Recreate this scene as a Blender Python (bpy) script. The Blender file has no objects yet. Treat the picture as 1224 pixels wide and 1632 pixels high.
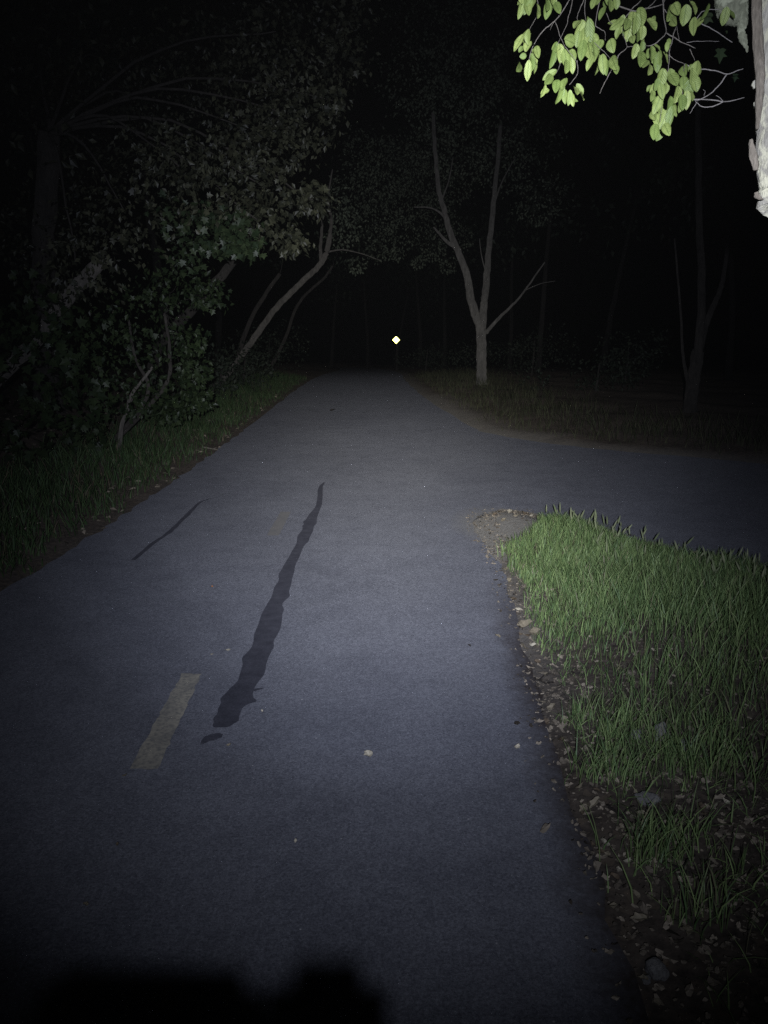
import bpy, bmesh, math, random
import numpy as np
from mathutils import Vector, Matrix

random.seed(7)
rng = np.random.default_rng(11)
sc = bpy.context.scene
col = sc.collection
PI = math.pi
R = math.radians

# ------------------------------------------------------------------ camera maths
F, CX, CY, EYE = 1200.0, 612.0, 816.0, 1.45
TH = math.atan((816 - 575) / F)

def gz(y):
    """height of the trail: flat near the rider, then a gentle climb"""
    def sp(t, k=1.0):
        return k * (np.logaddexp(0, np.asarray(t, float) / k))
    return .045 * sp(y - 7.5) - .047 * sp(y - 28, 3)

def ray(px, py):
    u = (px - CX) / F
    v = (py - CY) / F
    return np.array([u, math.cos(TH) - v * math.sin(TH), -(math.sin(TH) + v * math.cos(TH))])

def W(px, py, Z):
    d = ray(px, py) * Z
    return np.array([d[0], d[1], EYE + d[2]])

def G(px, py):
    d = ray(px, py)
    t = .4
    while t < 150:
        if EYE + d[2] * t < float(gz(d[1] * t)):
            break
        t += .01
    return np.array([d[0] * t, d[1] * t, float(gz(d[1] * t))])

# ------------------------------------------------------------------ object helpers
def tag(o, label=None, cat=None, group=None, kind=None):
    if label: o['label'] = label
    if cat: o['category'] = cat
    if group: o['group'] = group
    if kind: o['kind'] = kind
    return o

def empty(name, loc, label, cat, group=None):
    o = bpy.data.objects.new(name, None)
    o.location = loc
    o.empty_display_size = .2
    col.objects.link(o)
    bpy.context.view_layer.update()
    return tag(o, label, cat, group)

class MB:
    def __init__(s):
        s.v = []
        s.f = []
        s.n = 0
    def add(s, verts, faces):
        verts = np.asarray(verts, float)
        b = s.n
        s.v.append(verts)
        s.f.extend([tuple(i + b for i in f) for f in faces])
        s.n += len(verts)
    def tube(s, pts, rad, n=10, rough=0.0, cap=True):
        pts = [Vector(p) for p in pts]
        rings = []
        up = Vector((0.31, 0.17, 0.93)).normalized()
        for i, p in enumerate(pts):
            a = pts[max(i - 1, 0)]
            c = pts[min(i + 1, len(pts) - 1)]
            t = (c - a).normalized()
            if abs(t.dot(up)) > .97:
                up = Vector((1, .2, .1)).normalized()
            x = t.cross(up).normalized()
            y = t.cross(x).normalized()
            r = rad[i] if hasattr(rad, '__len__') else rad
            ring = []
            for k in range(n):
                an = 2 * PI * k / n
                rr = r * (1 + rough * (random.random() - .5) * 2)
                ring.append(p + x * math.cos(an) * rr + y * math.sin(an) * rr)
            rings.append(ring)
        vs = [tuple(q) for ring in rings for q in ring]
        fs = []
        for i in range(len(rings) - 1):
            for k in range(n):
                k2 = (k + 1) % n
                fs.append((i * n + k, i * n + k2, (i + 1) * n + k2, (i + 1) * n + k))
        if cap:
            fs.append(tuple(range(n))[::-1])
            fs.append(tuple((len(rings) - 1) * n + k for k in range(n)))
        s.add(vs, fs)
    def box(s, lo, hi):
        x0, y0, z0 = lo
        x1, y1, z1 = hi
        s.add([(x0, y0, z0), (x1, y0, z0), (x1, y1, z0), (x0, y1, z0), (x0, y0, z1), (x1, y0, z1), (x1, y1, z1), (x0, y1, z1)],
              [(0, 3, 2, 1), (4, 5, 6, 7), (0, 1, 5, 4), (1, 2, 6, 5), (2, 3, 7, 6), (3, 0, 4, 7)])
    def scatter(s, tv, tf, P, D, N, S, S2=None):
        """place a template (x across, y along, z normal) at every P with axes D, N and size S"""
        if len(P) == 0: return
        tv = np.asarray(tv, float)
        D = D / np.linalg.norm(D, axis=1, keepdims=True)
        X = np.cross(D, N)
        X /= np.linalg.norm(X, axis=1, keepdims=True) + 1e-9
        Z = np.cross(X, D)
        S = np.asarray(S, float).reshape(-1, 1, 1)
        S2 = S if S2 is None else np.asarray(S2, float).reshape(-1, 1, 1)
        V = P[:, None, :] + S2 * tv[None, :, 0:1] * X[:, None, :] + S * tv[None, :, 1:2] * D[:, None, :] + S2 * tv[None, :, 2:3] * Z[:, None, :]
        k = len(tv)
        b = s.n
        s.v.append(V.reshape(-1, 3))
        for i in range(len(P)):
            o = b + i * k
            for f in tf:
                s.f.append(tuple(o + j for j in f))
        s.n += len(P) * k
    def build(s, name, mat, parent=None, smooth=False, bevel=0):
        v = np.concatenate(s.v)
        if parent is not None:
            v = v - np.array(parent.matrix_world.translation)
        me = bpy.data.meshes.new(name)
        me.from_pydata(v.tolist(), [], s.f)
        me.update()
        if smooth:
            me.polygons.foreach_set('use_smooth', [True] * len(me.polygons))
        o = bpy.data.objects.new(name, me)
        me.materials.append(mat)
        col.objects.link(o)
        if parent is not None:
            o.parent = parent
        if bevel:
            m = o.modifiers.new('bevel', 'BEVEL')
            m.width = bevel
            m.segments = 2
        return o

def unit(n):
    a = rng.normal(size=(n, 3))
    return a / np.linalg.norm(a, axis=1, keepdims=True)

def smooth_path(pts, per=5, wob=0.0):
    """Catmull-Rom through pts with a little wander"""
    P = [np.array(p, float) for p in pts]
    out = []
    for i in range(len(P) - 1):
        p0 = P[max(i - 1, 0)]; p1 = P[i]; p2 = P[i + 1]; p3 = P[min(i + 2, len(P) - 1)]
        for k in range(per):
            t = k / per
            q = .5 * (2 * p1 + (p2 - p0) * t + (2 * p0 - 5 * p1 + 4 * p2 - p3) * t * t + (3 * p1 - p0 - 3 * p2 + p3) * t ** 3)
            if wob and 0 < len(out):
                q = q + (rng.random(3) - .5) * 2 * wob
            out.append(q)
    out.append(P[-1])
    return out

def taper(a, b, n, flare=0.0):
    return [a + (b - a) * i / (n - 1) + flare * max(0, 1 - i / (n * .18)) ** 2 for i in range(n)]

# ------------------------------------------------------------------ leaf templates
def ovate():
    vs, fs = [], []
    prof = [(0, .0), (.07, .13), (.22, .26), (.45, .32), (.66, .29), (.83, .19), (.94, .08), (1, 0)]
    for t, w in prof:
        sag = -.10 * t * t
        if w == 0:
            vs.append((0, t, sag))
        else:
            vs += [(-w, t, .42 * w + sag + .03 * math.sin(11 * t)), (0, t, sag), (w, t, .42 * w + sag - .03 * math.sin(9 * t))]
    n = len(prof)
    idx = lambda i: 1 + (i - 1) * 3
    fs += [(0, 2, 1), (0, 3, 2)]
    for i in range(1, n - 2):
        a, b = idx(i), idx(i + 1)
        fs += [(a, a + 1, b + 1, b), (a + 1, a + 2, b + 2, b + 1)]
    a = idx(n - 2)
    e = len(vs) - 1
    fs += [(a, a + 1, e), (a + 1, a + 2, e)]
    return vs, fs
OV, OF = ovate()
DV, DF = [(0, 0, 0), (-.28, .45, .08), (0, .5, 0), (.28, .45, .08), (0, 1, -.06)], [(0, 2, 1), (0, 3, 2), (1, 2, 4), (2, 3, 4)]
def lobed():
    rim = [(0, 0), (.20, -.06), (.50, .06), (.28, .28), (.62, .52), (.26, .55), (.0, 1.0)]
    pts = rim + [(-x, y) for x, y in rim[-2:0:-1]]
    vs = [(0, .35, 0)] + [(x, y, .10 * abs(x) - .12 * max(0, y - .3) ** 2) for x, y in pts]
    m = len(pts)
    return vs, [(0, 1 + i, 1 + (i + 1) % m) for i in range(m)]
LV, LF = lobed()

# ------------------------------------------------------------------ materials
def mat(name):
    m = bpy.data.materials.new(name)
    m.use_nodes = True
    nt = m.node_tree
    nt.nodes.clear()
    out = nt.nodes.new('ShaderNodeOutputMaterial')
    return m, nt, out

def node(nt, t, **kw):
    n = nt.nodes.new(t)
    for k, v in kw.items():
        if k in ('inp',):
            for a, b in v.items():
                n.inputs[a].default_value = b
        else:
            setattr(n, k, v)
    return n

def ramp(nt, src, stops):
    r = nt.nodes.new('ShaderNodeValToRGB')
    e = r.color_ramp.elements
    while len(e) < len(stops): e.new(.5)
    for i, (p, c) in enumerate(stops):
        e[i].position = p
        e[i].color = c if len(c) == 4 else (*c, 1)
    nt.links.new(src, r.inputs[0])
    return r.outputs[0]

def noise(nt, scale, detail=4, rough=.55, vec=None, dist=0.0):
    n = node(nt, 'ShaderNodeTexNoise')
    n.inputs['Scale'].default_value = scale
    n.inputs['Detail'].default_value = detail
    n.inputs['Roughness'].default_value = rough
    n.inputs['Distortion'].default_value = dist
    if vec is not None: nt.links.new(vec, n.inputs['Vector'])
    return n.outputs['Fac']

def mix(nt, fac, a, b, mode='MIX'):
    m = nt.nodes.new('ShaderNodeMix')
    m.data_type = 'RGBA'
    m.blend_type = mode
    for sock, v in ((m.inputs['Factor'], fac), (m.inputs['A'], a), (m.inputs['B'], b)):
        pass
    def put(sock, v):
        if hasattr(v, 'is_linked') or hasattr(v, 'links'):
            nt.links.new(v, sock)
        elif isinstance(v, (int, float)):
            sock.default_value = v
        else:
            sock.default_value = (*v, 1) if len(v) == 3 else v
    put(m.inputs[0], fac)
    put(m.inputs[6], a)
    put(m.inputs[7], b)
    return m.outputs[2]

def bump(nt, h, strength, dist):
    b = nt.nodes.new('ShaderNodeBump')
    b.inputs['Strength'].default_value = strength
    b.inputs['Distance'].default_value = dist
    nt.links.new(h, b.inputs['Height'])
    return b.outputs[0]

def principled(nt, out, color, rough=.8, spec=.3, normal=None, drough=0.0, rough_sock=None):
    p = nt.nodes.new('ShaderNodeBsdfPrincipled')
    if hasattr(color, 'links'): nt.links.new(color, p.inputs['Base Color'])
    else: p.inputs['Base Color'].default_value = (*color, 1)
    p.inputs['Roughness'].default_value = rough
    p.inputs['Specular IOR Level'].default_value = spec
    p.inputs['Diffuse Roughness'].default_value = drough
    if normal is not None: nt.links.new(normal, p.inputs['Normal'])
    if out is not None: nt.links.new(p.outputs[0], out.inputs[0])
    return p

def objpos(nt):
    return nt.nodes.new('ShaderNodeNewGeometry').outputs['Position']

def m_asphalt():
    m, nt, out = mat('asphalt')
    pos = objpos(nt)
    big = noise(nt, .55, 4, .6, pos, .4)
    mid = noise(nt, 5, 5, .65, pos)
    fine = noise(nt, 120, 3, .7, pos)
    grit = noise(nt, 330, 2, .6, pos)
    c = ramp(nt, big, [(.3, (.0565, .0575, .0650)), (.7, (.0652, .0664, .0740))])
    c = mix(nt, 1.0, c, ramp(nt, mid, [(.25, (.90, .90, .90)), (.75, (1.08, 1.08, 1.08))]), 'MULTIPLY')
    c = mix(nt, 1.0, c, ramp(nt, fine, [(.3, (.60, .60, .61)), (.7, (1.40, 1.40, 1.39))]), 'MULTIPLY')
    c = mix(nt, 1.0, c, ramp(nt, grit, [(.3, (.66, .66, .66)), (.72, (1.42, 1.42, 1.42))]), 'MULTIPLY')
    # exposed stones of the aggregate, and old stains
    va = node(nt, 'ShaderNodeTexVoronoi'); va.inputs['Scale'].default_value = 75
    nt.links.new(pos, va.inputs['Vector'])
    c = mix(nt, 1.0, c, ramp(nt, va.outputs['Color'], [(.2, (.88, .88, .89)), (.8, (1.15, 1.15, 1.14))]), 'MULTIPLY')
    c = mix(nt, 1.0, c, ramp(nt, noise(nt, 1.7, 6, .7, pos, 1.2), [(.36, (.95, .95, .96)), (.50, (1.05, 1.05, 1.05)), (.7, (1.10, 1.095, 1.09))]), 'MULTIPLY')
    # scattered pale chips of aggregate
    vo = node(nt, 'ShaderNodeTexVoronoi'); vo.inputs['Scale'].default_value = 26
    nt.links.new(pos, vo.inputs['Vector'])
    chip = ramp(nt, vo.outputs['Distance'], [(.05, (1, 1, 1)), (.10, (0, 0, 0))])
    sel = ramp(nt, noise(nt, 9, 2, .5, pos), [(.60, (0, 0, 0)), (.68, (1, 1, 1))])
    chip = mix(nt, 1.0, chip, sel, 'MULTIPLY')
    c = mix(nt, chip, c, (.21, .205, .20))
    # soil trodden and washed onto the right-hand edge near the rider
    sp = nt.nodes.new('ShaderNodeSeparateXYZ'); nt.links.new(pos, sp.inputs[0])
    def math_(op, a, b):
        n = node(nt, 'ShaderNodeMath', operation=op)
        for i, v in enumerate((a, b)):
            if isinstance(v, (int, float)): n.inputs[i].default_value = v
            else: nt.links.new(v, n.inputs[i])
        return n.outputs[0]
    ex = math_('SUBTRACT', sp.outputs[0], math_('MULTIPLY', sp.outputs[1], .058))
    ex = math_('ADD', ex, math_('MULTIPLY', math_('SUBTRACT', noise(nt, 7, 6, .7, pos), .5), .22))
    ex = math_('ADD', ex, math_('MULTIPLY', math_('SUBTRACT', noise(nt, 60, 4, .7, pos), .5), .14))
    band = ramp(nt, math_('ADD', ex, 0), [(.36, (0, 0, 0)), (.53, (1, 1, 1))])
    lim = ramp(nt, math_('MULTIPLY', sp.outputs[1], .1), [(.36, (1, 1, 1)), (.50, (0, 0, 0))])
    c = mix(nt, mix(nt, 1.0, band, lim, 'MULTIPLY'), c, (.019, .015, .013))
    # pale grit washed over the asphalt round the tip of the island
    dx_ = math_('MULTIPLY', math_('SUBTRACT', sp.outputs[0], 1.02), 1.9)
    dy_ = math_('MULTIPLY', math_('SUBTRACT', sp.outputs[1], 6.55), 1.0)
    dd = math_('SQRT', math_('ADD', math_('MULTIPLY', dx_, dx_), math_('MULTIPLY', dy_, dy_)), 0)
    dd = math_('ADD', dd, math_('MULTIPLY', math_('SUBTRACT', noise(nt, 9, 6, .7, pos), .5), .5))
    gm = ramp(nt, dd, [(.42, (.9, .9, .9)), (.85, (0, 0, 0))])
    c = mix(nt, gm, c, ramp(nt, noise(nt, 80, 4, .7, pos), [(.3, (.062, .060, .058)), (.7, (.096, .093, .087))]))
    principled(nt, out, c, .85, .12, bump(nt, fine, .8, .006), 1.0)
    return m

def m_tar(name='tar', k=1.0):
    m, nt, out = mat(name)
    pos = objpos(nt)
    c = ramp(nt, noise(nt, 14, 4, .6, pos), [(.3, (.0135 * k, .0135 * k, .0165 * k)), (.7, (.021 * k, .021 * k, .025 * k))])
    c = mix(nt, 1.0, c, ramp(nt, noise(nt, 160, 3, .7, pos), [(.3, (.7, .7, .7)), (.7, (1.3, 1.3, 1.3))]), 'MULTIPLY')
    principled(nt, out, c, .7, .15, bump(nt, noise(nt, 90, 3, .6, pos), .3, .003), 1.0)
    return m

def m_paint(name='worn_yellow_paint', paint=(.140, .128, .100)):
    m, nt, out = mat(name)
    pos = objpos(nt)
    w = noise(nt, 60, 4, .7, pos)
    w2 = noise(nt, 9, 3, .6, pos)
    fac = ramp(nt, w, [(.34, (.22, .22, .22)), (.56, (.92, .92, .92))])
    fac = mix(nt, 1.0, fac, ramp(nt, w2, [(.3, (.45, .45, .45)), (.6, (.95, .95, .95))]), 'MULTIPLY')
    c = mix(nt, fac, (.046, .046, .046), paint)
    principled(nt, out, c, .75, .15, None, 1.0)
    return m

def m_soil():
    m, nt, out = mat('soil')
    pos = objpos(nt)
    a = noise(nt, 2.2, 5, .6, pos)
    b = noise(nt, 26, 5, .7, pos)
    vo = node(nt, 'ShaderNodeTexVoronoi'); vo.inputs['Scale'].default_value = 34
    nt.links.new(pos, vo.inputs['Vector'])
    c = ramp(nt, a, [(.3, (.026, .0215, .018)), (.7, (.050, .042, .035))])
    c = mix(nt, 1.0, c, ramp(nt, b, [(.3, (.45, .45, .45)), (.7, (1.6, 1.55, 1.45))]), 'MULTIPLY')
    rnd = ramp(nt, vo.outputs['Color'], [(.70, (0, 0, 0)), (.80, (1, 1, 1))])
    c = mix(nt, mix(nt, 1.0, rnd, (.35, .35, .35), 'MULTIPLY'), c, (.085, .066, .045))
    at = node(nt, 'ShaderNodeAttribute'); at.attribute_name = 'sand'
    sandn = mix(nt, 1.0, at.outputs['Color'], ramp(nt, noise(nt, 6, 4, .6, pos), [(.3, (.75, .75, .75)), (.55, (1, 1, 1))]), 'MULTIPLY')
    sc_ = ramp(nt, noise(nt, 70, 4, .7, pos), [(.3, (.085, .081, .073)), (.7, (.150, .142, .126))])
    c = mix(nt, sandn, c, sc_)
    principled(nt, out, c, .95, .1, bump(nt, b, .7, .02), .8)
    return m

def m_leaf(name, lo, hi, trans=.35, rough=.5, spec=.3, straw=None):
    m, nt, out = mat(name)
    geo = nt.nodes.new('ShaderNodeNewGeometry')
    c = ramp(nt, geo.outputs['Random Per Island'], [(0, lo), (.94, hi), (.96, straw), (1, straw)] if straw else [(0, lo), (1, hi)])
    c = mix(nt, 1.0, c, ramp(nt, noise(nt, 14, 3, .5, geo.outputs['Position']), [(.25, (.75, .75, .75)), (.75, (1.25, 1.25, 1.25))]), 'MULTIPLY')
    p = principled(nt, None, c, rough, spec)
    t = nt.nodes.new('ShaderNodeBsdfTranslucent')
    nt.links.new(c, t.inputs[0])
    ms = nt.nodes.new('ShaderNodeMixShader')
    ms.inputs[0].default_value = trans
    nt.links.new(p.outputs[0], ms.inputs[1])
    nt.links.new(t.outputs[0], ms.inputs[2])
    nt.links.new(ms.outputs[0], out.inputs[0])
    return m

def m_veined(name, lo, hi, trans=.25, rough=.5, spec=.25):
    """broad leaf with a midrib and side veins, read from the leaf's own coordinates"""
    m, nt, out = mat(name)
    geo = nt.nodes.new('ShaderNodeNewGeometry')
    at = node(nt, 'ShaderNodeAttribute'); at.attribute_name = 'leaf_uv'
    sp = nt.nodes.new('ShaderNodeSeparateXYZ'); nt.links.new(at.outputs['Vector'], sp.inputs[0])
    def mth(op, a, b=0.0):
        n = node(nt, 'ShaderNodeMath', operation=op)
        for i, v in enumerate((a, b)):
            if isinstance(v, (int, float)): n.inputs[i].default_value = v
            else: nt.links.new(v, n.inputs[i])
        return n.outputs[0]
    ax = mth('ABSOLUTE', sp.outputs[0])
    rib = ramp(nt, ax, [(.0, (1, 1, 1)), (.035, (0, 0, 0))])
    sv = mth('SINE', mth('SUBTRACT', mth('MULTIPLY', sp.outputs[1], 48.0), mth('MULTIPLY', ax, 46.0)))
    side = ramp(nt, sv, [(.72, (0, 0, 0)), (1.0, (.75, .75, .75))])
    edge = ramp(nt, ax, [(.16, (1, 1, 1)), (.33, (.72, .74, .66))])
    c = ramp(nt, geo.outputs['Random Per Island'], [(0, lo), (1, hi)])
    c = mix(nt, 1.0, c, edge, 'MULTIPLY')
    c = mix(nt, 1.0, c, ramp(nt, noise(nt, 60, 4, .6, geo.outputs['Position']), [(.3, (.72, .74, .68)), (.7, (1.18, 1.16, 1.2))]), 'MULTIPLY')
    c = mix(nt, mix(nt, 1.0, side, (.5, .5, .5), 'MULTIPLY'), c, (lo[0] * .5, lo[1] * .55, lo[2] * .5))
    c = mix(nt, rib, c, (lo[0] * .6, lo[1] * .62, lo[2] * .6))
    p = principled(nt, None, c, rough, spec, bump(nt, sv, .25, .002))
    t = nt.nodes.new('ShaderNodeBsdfTranslucent')
    nt.links.new(c, t.inputs[0])
    ms = nt.nodes.new('ShaderNodeMixShader')
    ms.inputs[0].default_value = trans
    nt.links.new(p.outputs[0], ms.inputs[1])
    nt.links.new(t.outputs[0], ms.inputs[2])
    nt.links.new(ms.outputs[0], out.inputs[0])
    return m

def m_bark(name, lo, hi, scale=9, stretch=.25, lichen=None, lfac=(.5, .62)):
    m, nt, out = mat(name)
    pos = objpos(nt)
    mp = node(nt, 'ShaderNodeMapping')
    mp.inputs['Scale'].default_value = (1, 1, stretch)
    nt.links.new(pos, mp.inputs['Vector'])
    n1 = noise(nt, scale, 6, .65, mp.outputs[0], .6)
    n2 = noise(nt, scale * 5, 4, .7, mp.outputs[0])
    c = ramp(nt, n1, [(.3, lo), (.7, hi)])
    c = mix(nt, 1.0, c, ramp(nt, n2, [(.3, (.6, .6, .6)), (.7, (1.25, 1.25, 1.25))]), 'MULTIPLY')
    if lichen:
        l = ramp(nt, noise(nt, 16, 5, .62, pos, .8), [(lfac[0], (0, 0, 0)), (lfac[1], (1, 1, 1))])
        c = mix(nt, l, c, lichen)
    principled(nt, out, c, .9, .15, bump(nt, n2, .8, .012), .6)
    return m

def m_plain(name, c, rough=.6, spec=.4, metallic=0):
    m, nt, out = mat(name)
    pos = objpos(nt)
    cc = mix(nt, 1.0, c, ramp(nt, noise(nt, 25, 4, .6, pos), [(.3, (.85, .85, .85)), (.7, (1.15, 1.15, 1.15))]), 'MULTIPLY')
    p = principled(nt, out, cc, rough, spec)
    p.inputs['Metallic'].default_value = metallic
    return m

def m_retro():
    """retroreflective sheeting: a glossy lobe that always returns along the incoming ray"""
    m, nt, out = mat('retroreflective_yellow')
    geo = nt.nodes.new('ShaderNodeNewGeometry')
    g = nt.nodes.new('ShaderNodeBsdfGlossy')
    g.inputs['Color'].default_value = (.62, .60, .14, 1)
    g.inputs['Roughness'].default_value = .20
    nt.links.new(geo.outputs['Incoming'], g.inputs['Normal'])
    d = nt.nodes.new('ShaderNodeBsdfDiffuse')
    d.inputs['Color'].default_value = (.55, .48, .05, 1)
    ms = nt.nodes.new('ShaderNodeMixShader')
    ms.inputs[0].default_value = .5
    nt.links.new(d.outputs[0], ms.inputs[1])
    nt.links.new(g.outputs[0], ms.inputs[2])
    nt.links.new(ms.outputs[0], out.inputs[0])
    return m

M = dict(
    asphalt=m_asphalt(), tar=m_tar('tar', 1.25), tar_thin=m_tar('thin_tar', 1.3), paint=m_paint(), faint=m_paint('faint_yellow_paint', (.070, .066, .062)), soil=m_soil(),
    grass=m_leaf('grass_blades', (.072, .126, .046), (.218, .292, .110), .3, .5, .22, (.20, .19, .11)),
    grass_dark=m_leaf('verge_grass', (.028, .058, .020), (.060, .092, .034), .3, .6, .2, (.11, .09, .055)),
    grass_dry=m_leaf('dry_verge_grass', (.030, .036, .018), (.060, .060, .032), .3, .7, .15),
    seed=m_leaf('seed_heads', (.13, .16, .08), (.24, .26, .15), .3, .8, .1),
    near_leaf=m_veined('near_leaves', (.112, .160, .040), (.240, .290, .088)),
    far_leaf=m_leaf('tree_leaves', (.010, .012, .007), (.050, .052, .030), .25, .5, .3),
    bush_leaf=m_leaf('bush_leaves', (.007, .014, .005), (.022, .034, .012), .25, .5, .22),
    green_leaf=m_leaf('lobed_green_leaves', (.011, .022, .009), (.030, .044, .018), .3, .5, .3),
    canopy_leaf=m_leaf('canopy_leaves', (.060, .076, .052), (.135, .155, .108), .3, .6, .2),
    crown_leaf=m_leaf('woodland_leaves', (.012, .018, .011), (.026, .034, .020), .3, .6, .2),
    dead_leaf=m_leaf('dry_leaf', (.07, .055, .035), (.30, .26, .19), .15, .7, .2),
    litter=m_leaf('leaf_litter', (.026, .021, .016), (.26, .22, .165), .1, .8, .15),
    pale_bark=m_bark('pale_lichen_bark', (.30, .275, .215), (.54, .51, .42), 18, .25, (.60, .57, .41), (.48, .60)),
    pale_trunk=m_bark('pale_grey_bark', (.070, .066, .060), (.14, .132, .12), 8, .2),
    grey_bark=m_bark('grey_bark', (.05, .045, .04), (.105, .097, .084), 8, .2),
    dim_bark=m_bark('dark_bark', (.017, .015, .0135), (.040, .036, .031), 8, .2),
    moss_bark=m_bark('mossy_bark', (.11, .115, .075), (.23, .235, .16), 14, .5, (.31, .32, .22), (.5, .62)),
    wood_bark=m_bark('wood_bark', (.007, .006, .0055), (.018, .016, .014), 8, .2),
    twig=m_bark('twig_bark', (.085, .074, .06), (.16, .145, .12), 30, .5),
    pale_twig=m_bark('bare_twig_bark', (.14, .128, .112), (.25, .23, .205), 30, .5),
    dark_twig=m_bark('fallen_twig_bark', (.012, .010, .009), (.03, .025, .02), 30, .5),
    stone=m_bark('pale_stone', (.085, .082, .078), (.17, .165, .155), 30, 1.0),
    metal=m_plain('galvanised_metal', (.16, .16, .16), .55, .4, .3),
    black=m_plain('black_nylon', (.012, .012, .013), .8, .15),
    black_metal=m_plain('black_metal', (.02, .02, .02), .4, .4),
    retro=m_retro(),
)

# ------------------------------------------------------------------ the path outline
def jitter(pts, amp, step=.12, near=9.0):
    """resample the outline and make the edge crumble a little"""
    out = []
    for i in range(len(pts) - 1):
        a = np.array(pts[i], float); b = np.array(pts[i + 1], float)
        L = np.linalg.norm(b - a)
        st = step if min(a[1], b[1]) < near + 4 else .5
        n = max(1, int(L / st))
        for k in range(n):
            p = a + (b - a) * k / n
            p = p + (rng.random(2) - .5) * amp * (1 if k else .5)
            out.append(p)
    out.append(np.array(pts[-1], float))
    return out

def sm2(pts, per=4):
    return [(q[0], q[1]) for q in smooth_path([(x, y, 0) for x, y in pts], per)]

right_main = sm2([(.52, -3), (.55, 0), (.585, 1.2), (.61, 1.9), (.655, 2.6), (.70, 3.3), (.75, 4.0), (.81, 4.7), (.835, 5.3), (.80, 6.0), (.80, 6.6), (.90, 7.05), (1.15, 7.27)])
side_near = sm2([(1.15, 7.27), (1.45, 7.05), (1.8, 6.5), (2.2, 5.8), (2.7, 5.0), (3.4, 4.0), (4.6, 2.3), (7.0, -.8), (9.0, -3)])
side_far = sm2([(15, -3), (12.5, .8), (9.5, 5.2), (7.2, 7.8), (5.07, 9.87), (4.28, 10.47), (3.16, 11.2), (2.21, 12.15), (1.64, 13.29), (1.38, 15.7), (1.12, 18.4), (.88, 22.2), (.74, 27), (.70, 36), (.2, 52), (-1.5, 75)])
left_edge = sm2([(-4.7, 75), (-3.0, 52), (-2.55, 36), (-2.55, 26), (-2.49, 17.6), (-2.46, 13.5), (-2.47, 9.2), (-2.47, 8), (-2.46, 6.5), (-2.45, 5.3), (-2.45, 3), (-2.45, -3)])
outline = jitter(right_main, .085) + jitter(side_near, .05) + jitter(side_far, .10) + jitter(left_edge, .07)
OUT = np.array(outline)

def sdist(P):
    """signed distance to the outline, negative on the asphalt"""
    P = np.asarray(P, float)
    res = np.empty(len(P))
    A = OUT
    B = np.roll(OUT, -1, axis=0)
    d = B - A
    L2 = (d ** 2).sum(1) + 1e-12
    for s in range(0, len(P), 4000):
        q = P[s:s + 4000]
        w = q[:, None, :] - A[None]
        t = np.clip((w * d[None]).sum(2) / L2[None], 0, 1)
        dist = np.sqrt((((w - t[:, :, None] * d[None]) ** 2).sum(2)).min(1))
        cond = (A[None, :, 1] > q[:, None, 1]) != (B[None, :, 1] > q[:, None, 1])
        xi = A[None, :, 0] + (q[:, None, 1] - A[None, :, 1]) * d[None, :, 0] / np.where(np.abs(d[None, :, 1]) < 1e-9, 1e-9, d[None, :, 1])
        inside = ((cond & (q[:, None, 0] < xi)).sum(1) % 2) == 1
        res[s:s + 4000] = np.where(inside, -dist, dist)
    return res

def verge(P, sd):
    """height of the ground relative to the trail"""
    x, y = P[:, 0], P[:, 1]
    h = np.where(sd < 0, -.03, -.022 + .06 * np.clip(sd / .35, 0, 1))
    left = np.clip((-x - 2.5) / 3.0, 0, 1)
    h = h + np.where(sd > 0, .25 * left ** 1.5 + .10 * np.clip((sd - .5) / 3, 0, 1), 0)
    und = .03 * np.sin(x * 1.7 + .8 * y) * np.sin(y * 1.3 - x * .6) + .02 * np.sin(3.1 * x) * np.sin(2.7 * y + 1)
    return h + np.where(sd > .2, und, 0) * np.clip((sd - .2) / .5, 0, 1)

def ground_z(P):
    P = np.asarray(P, float)
    return gz(P[:, 1]) + verge(P, sdist(P))

def gpoint(x, y):
    return np.array([x, y, float(ground_z(np.array([[x, y]]))[0])])

# asphalt sheet: outline filled, cut at regular steps so that it follows the climb
def sheet(name, poly, lift, m, parent=None, label=None):
    bm = bmesh.new()
    vs = [bm.verts.new((p[0], p[1], 0)) for p in poly]
    f = bm.faces.new(vs)
    bmesh.ops.triangulate(bm, faces=[f])
    y0 = min(p[1] for p in poly); y1 = max(p[1] for p in poly)
    y = 6.0
    while y < y1:
        if y > y0:
            bmesh.ops.bisect_plane(bm, geom=bm.verts[:] + bm.edges[:] + bm.faces[:], plane_co=(0, y, 0), plane_no=(0, 1, 0))
        y += .5 if y < 34 else 2.0
    for v in bm.verts:
        v.co.z = float(gz(v.co.y)) + lift
    bmesh.ops.recalc_face_normals(bm, faces=bm.faces[:])
    if sum(fc.normal.z for fc in bm.faces) < 0:
        bmesh.ops.reverse_faces(bm, faces=bm.faces[:])
    me = bpy.data.meshes.new(name)
    bm.to_mesh(me)
    bm.free()
    me.materials.append(m)
    o = bpy.data.objects.new(name, me)
    col.objects.link(o)
    if parent: o.parent = parent
    if label: o['label'] = label
    return o

path = sheet('path', outline, 0.0, M['asphalt'])
tag(path, 'grey asphalt trail lit by the lamp, with a side path branching right', 'path', kind='structure')

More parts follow.
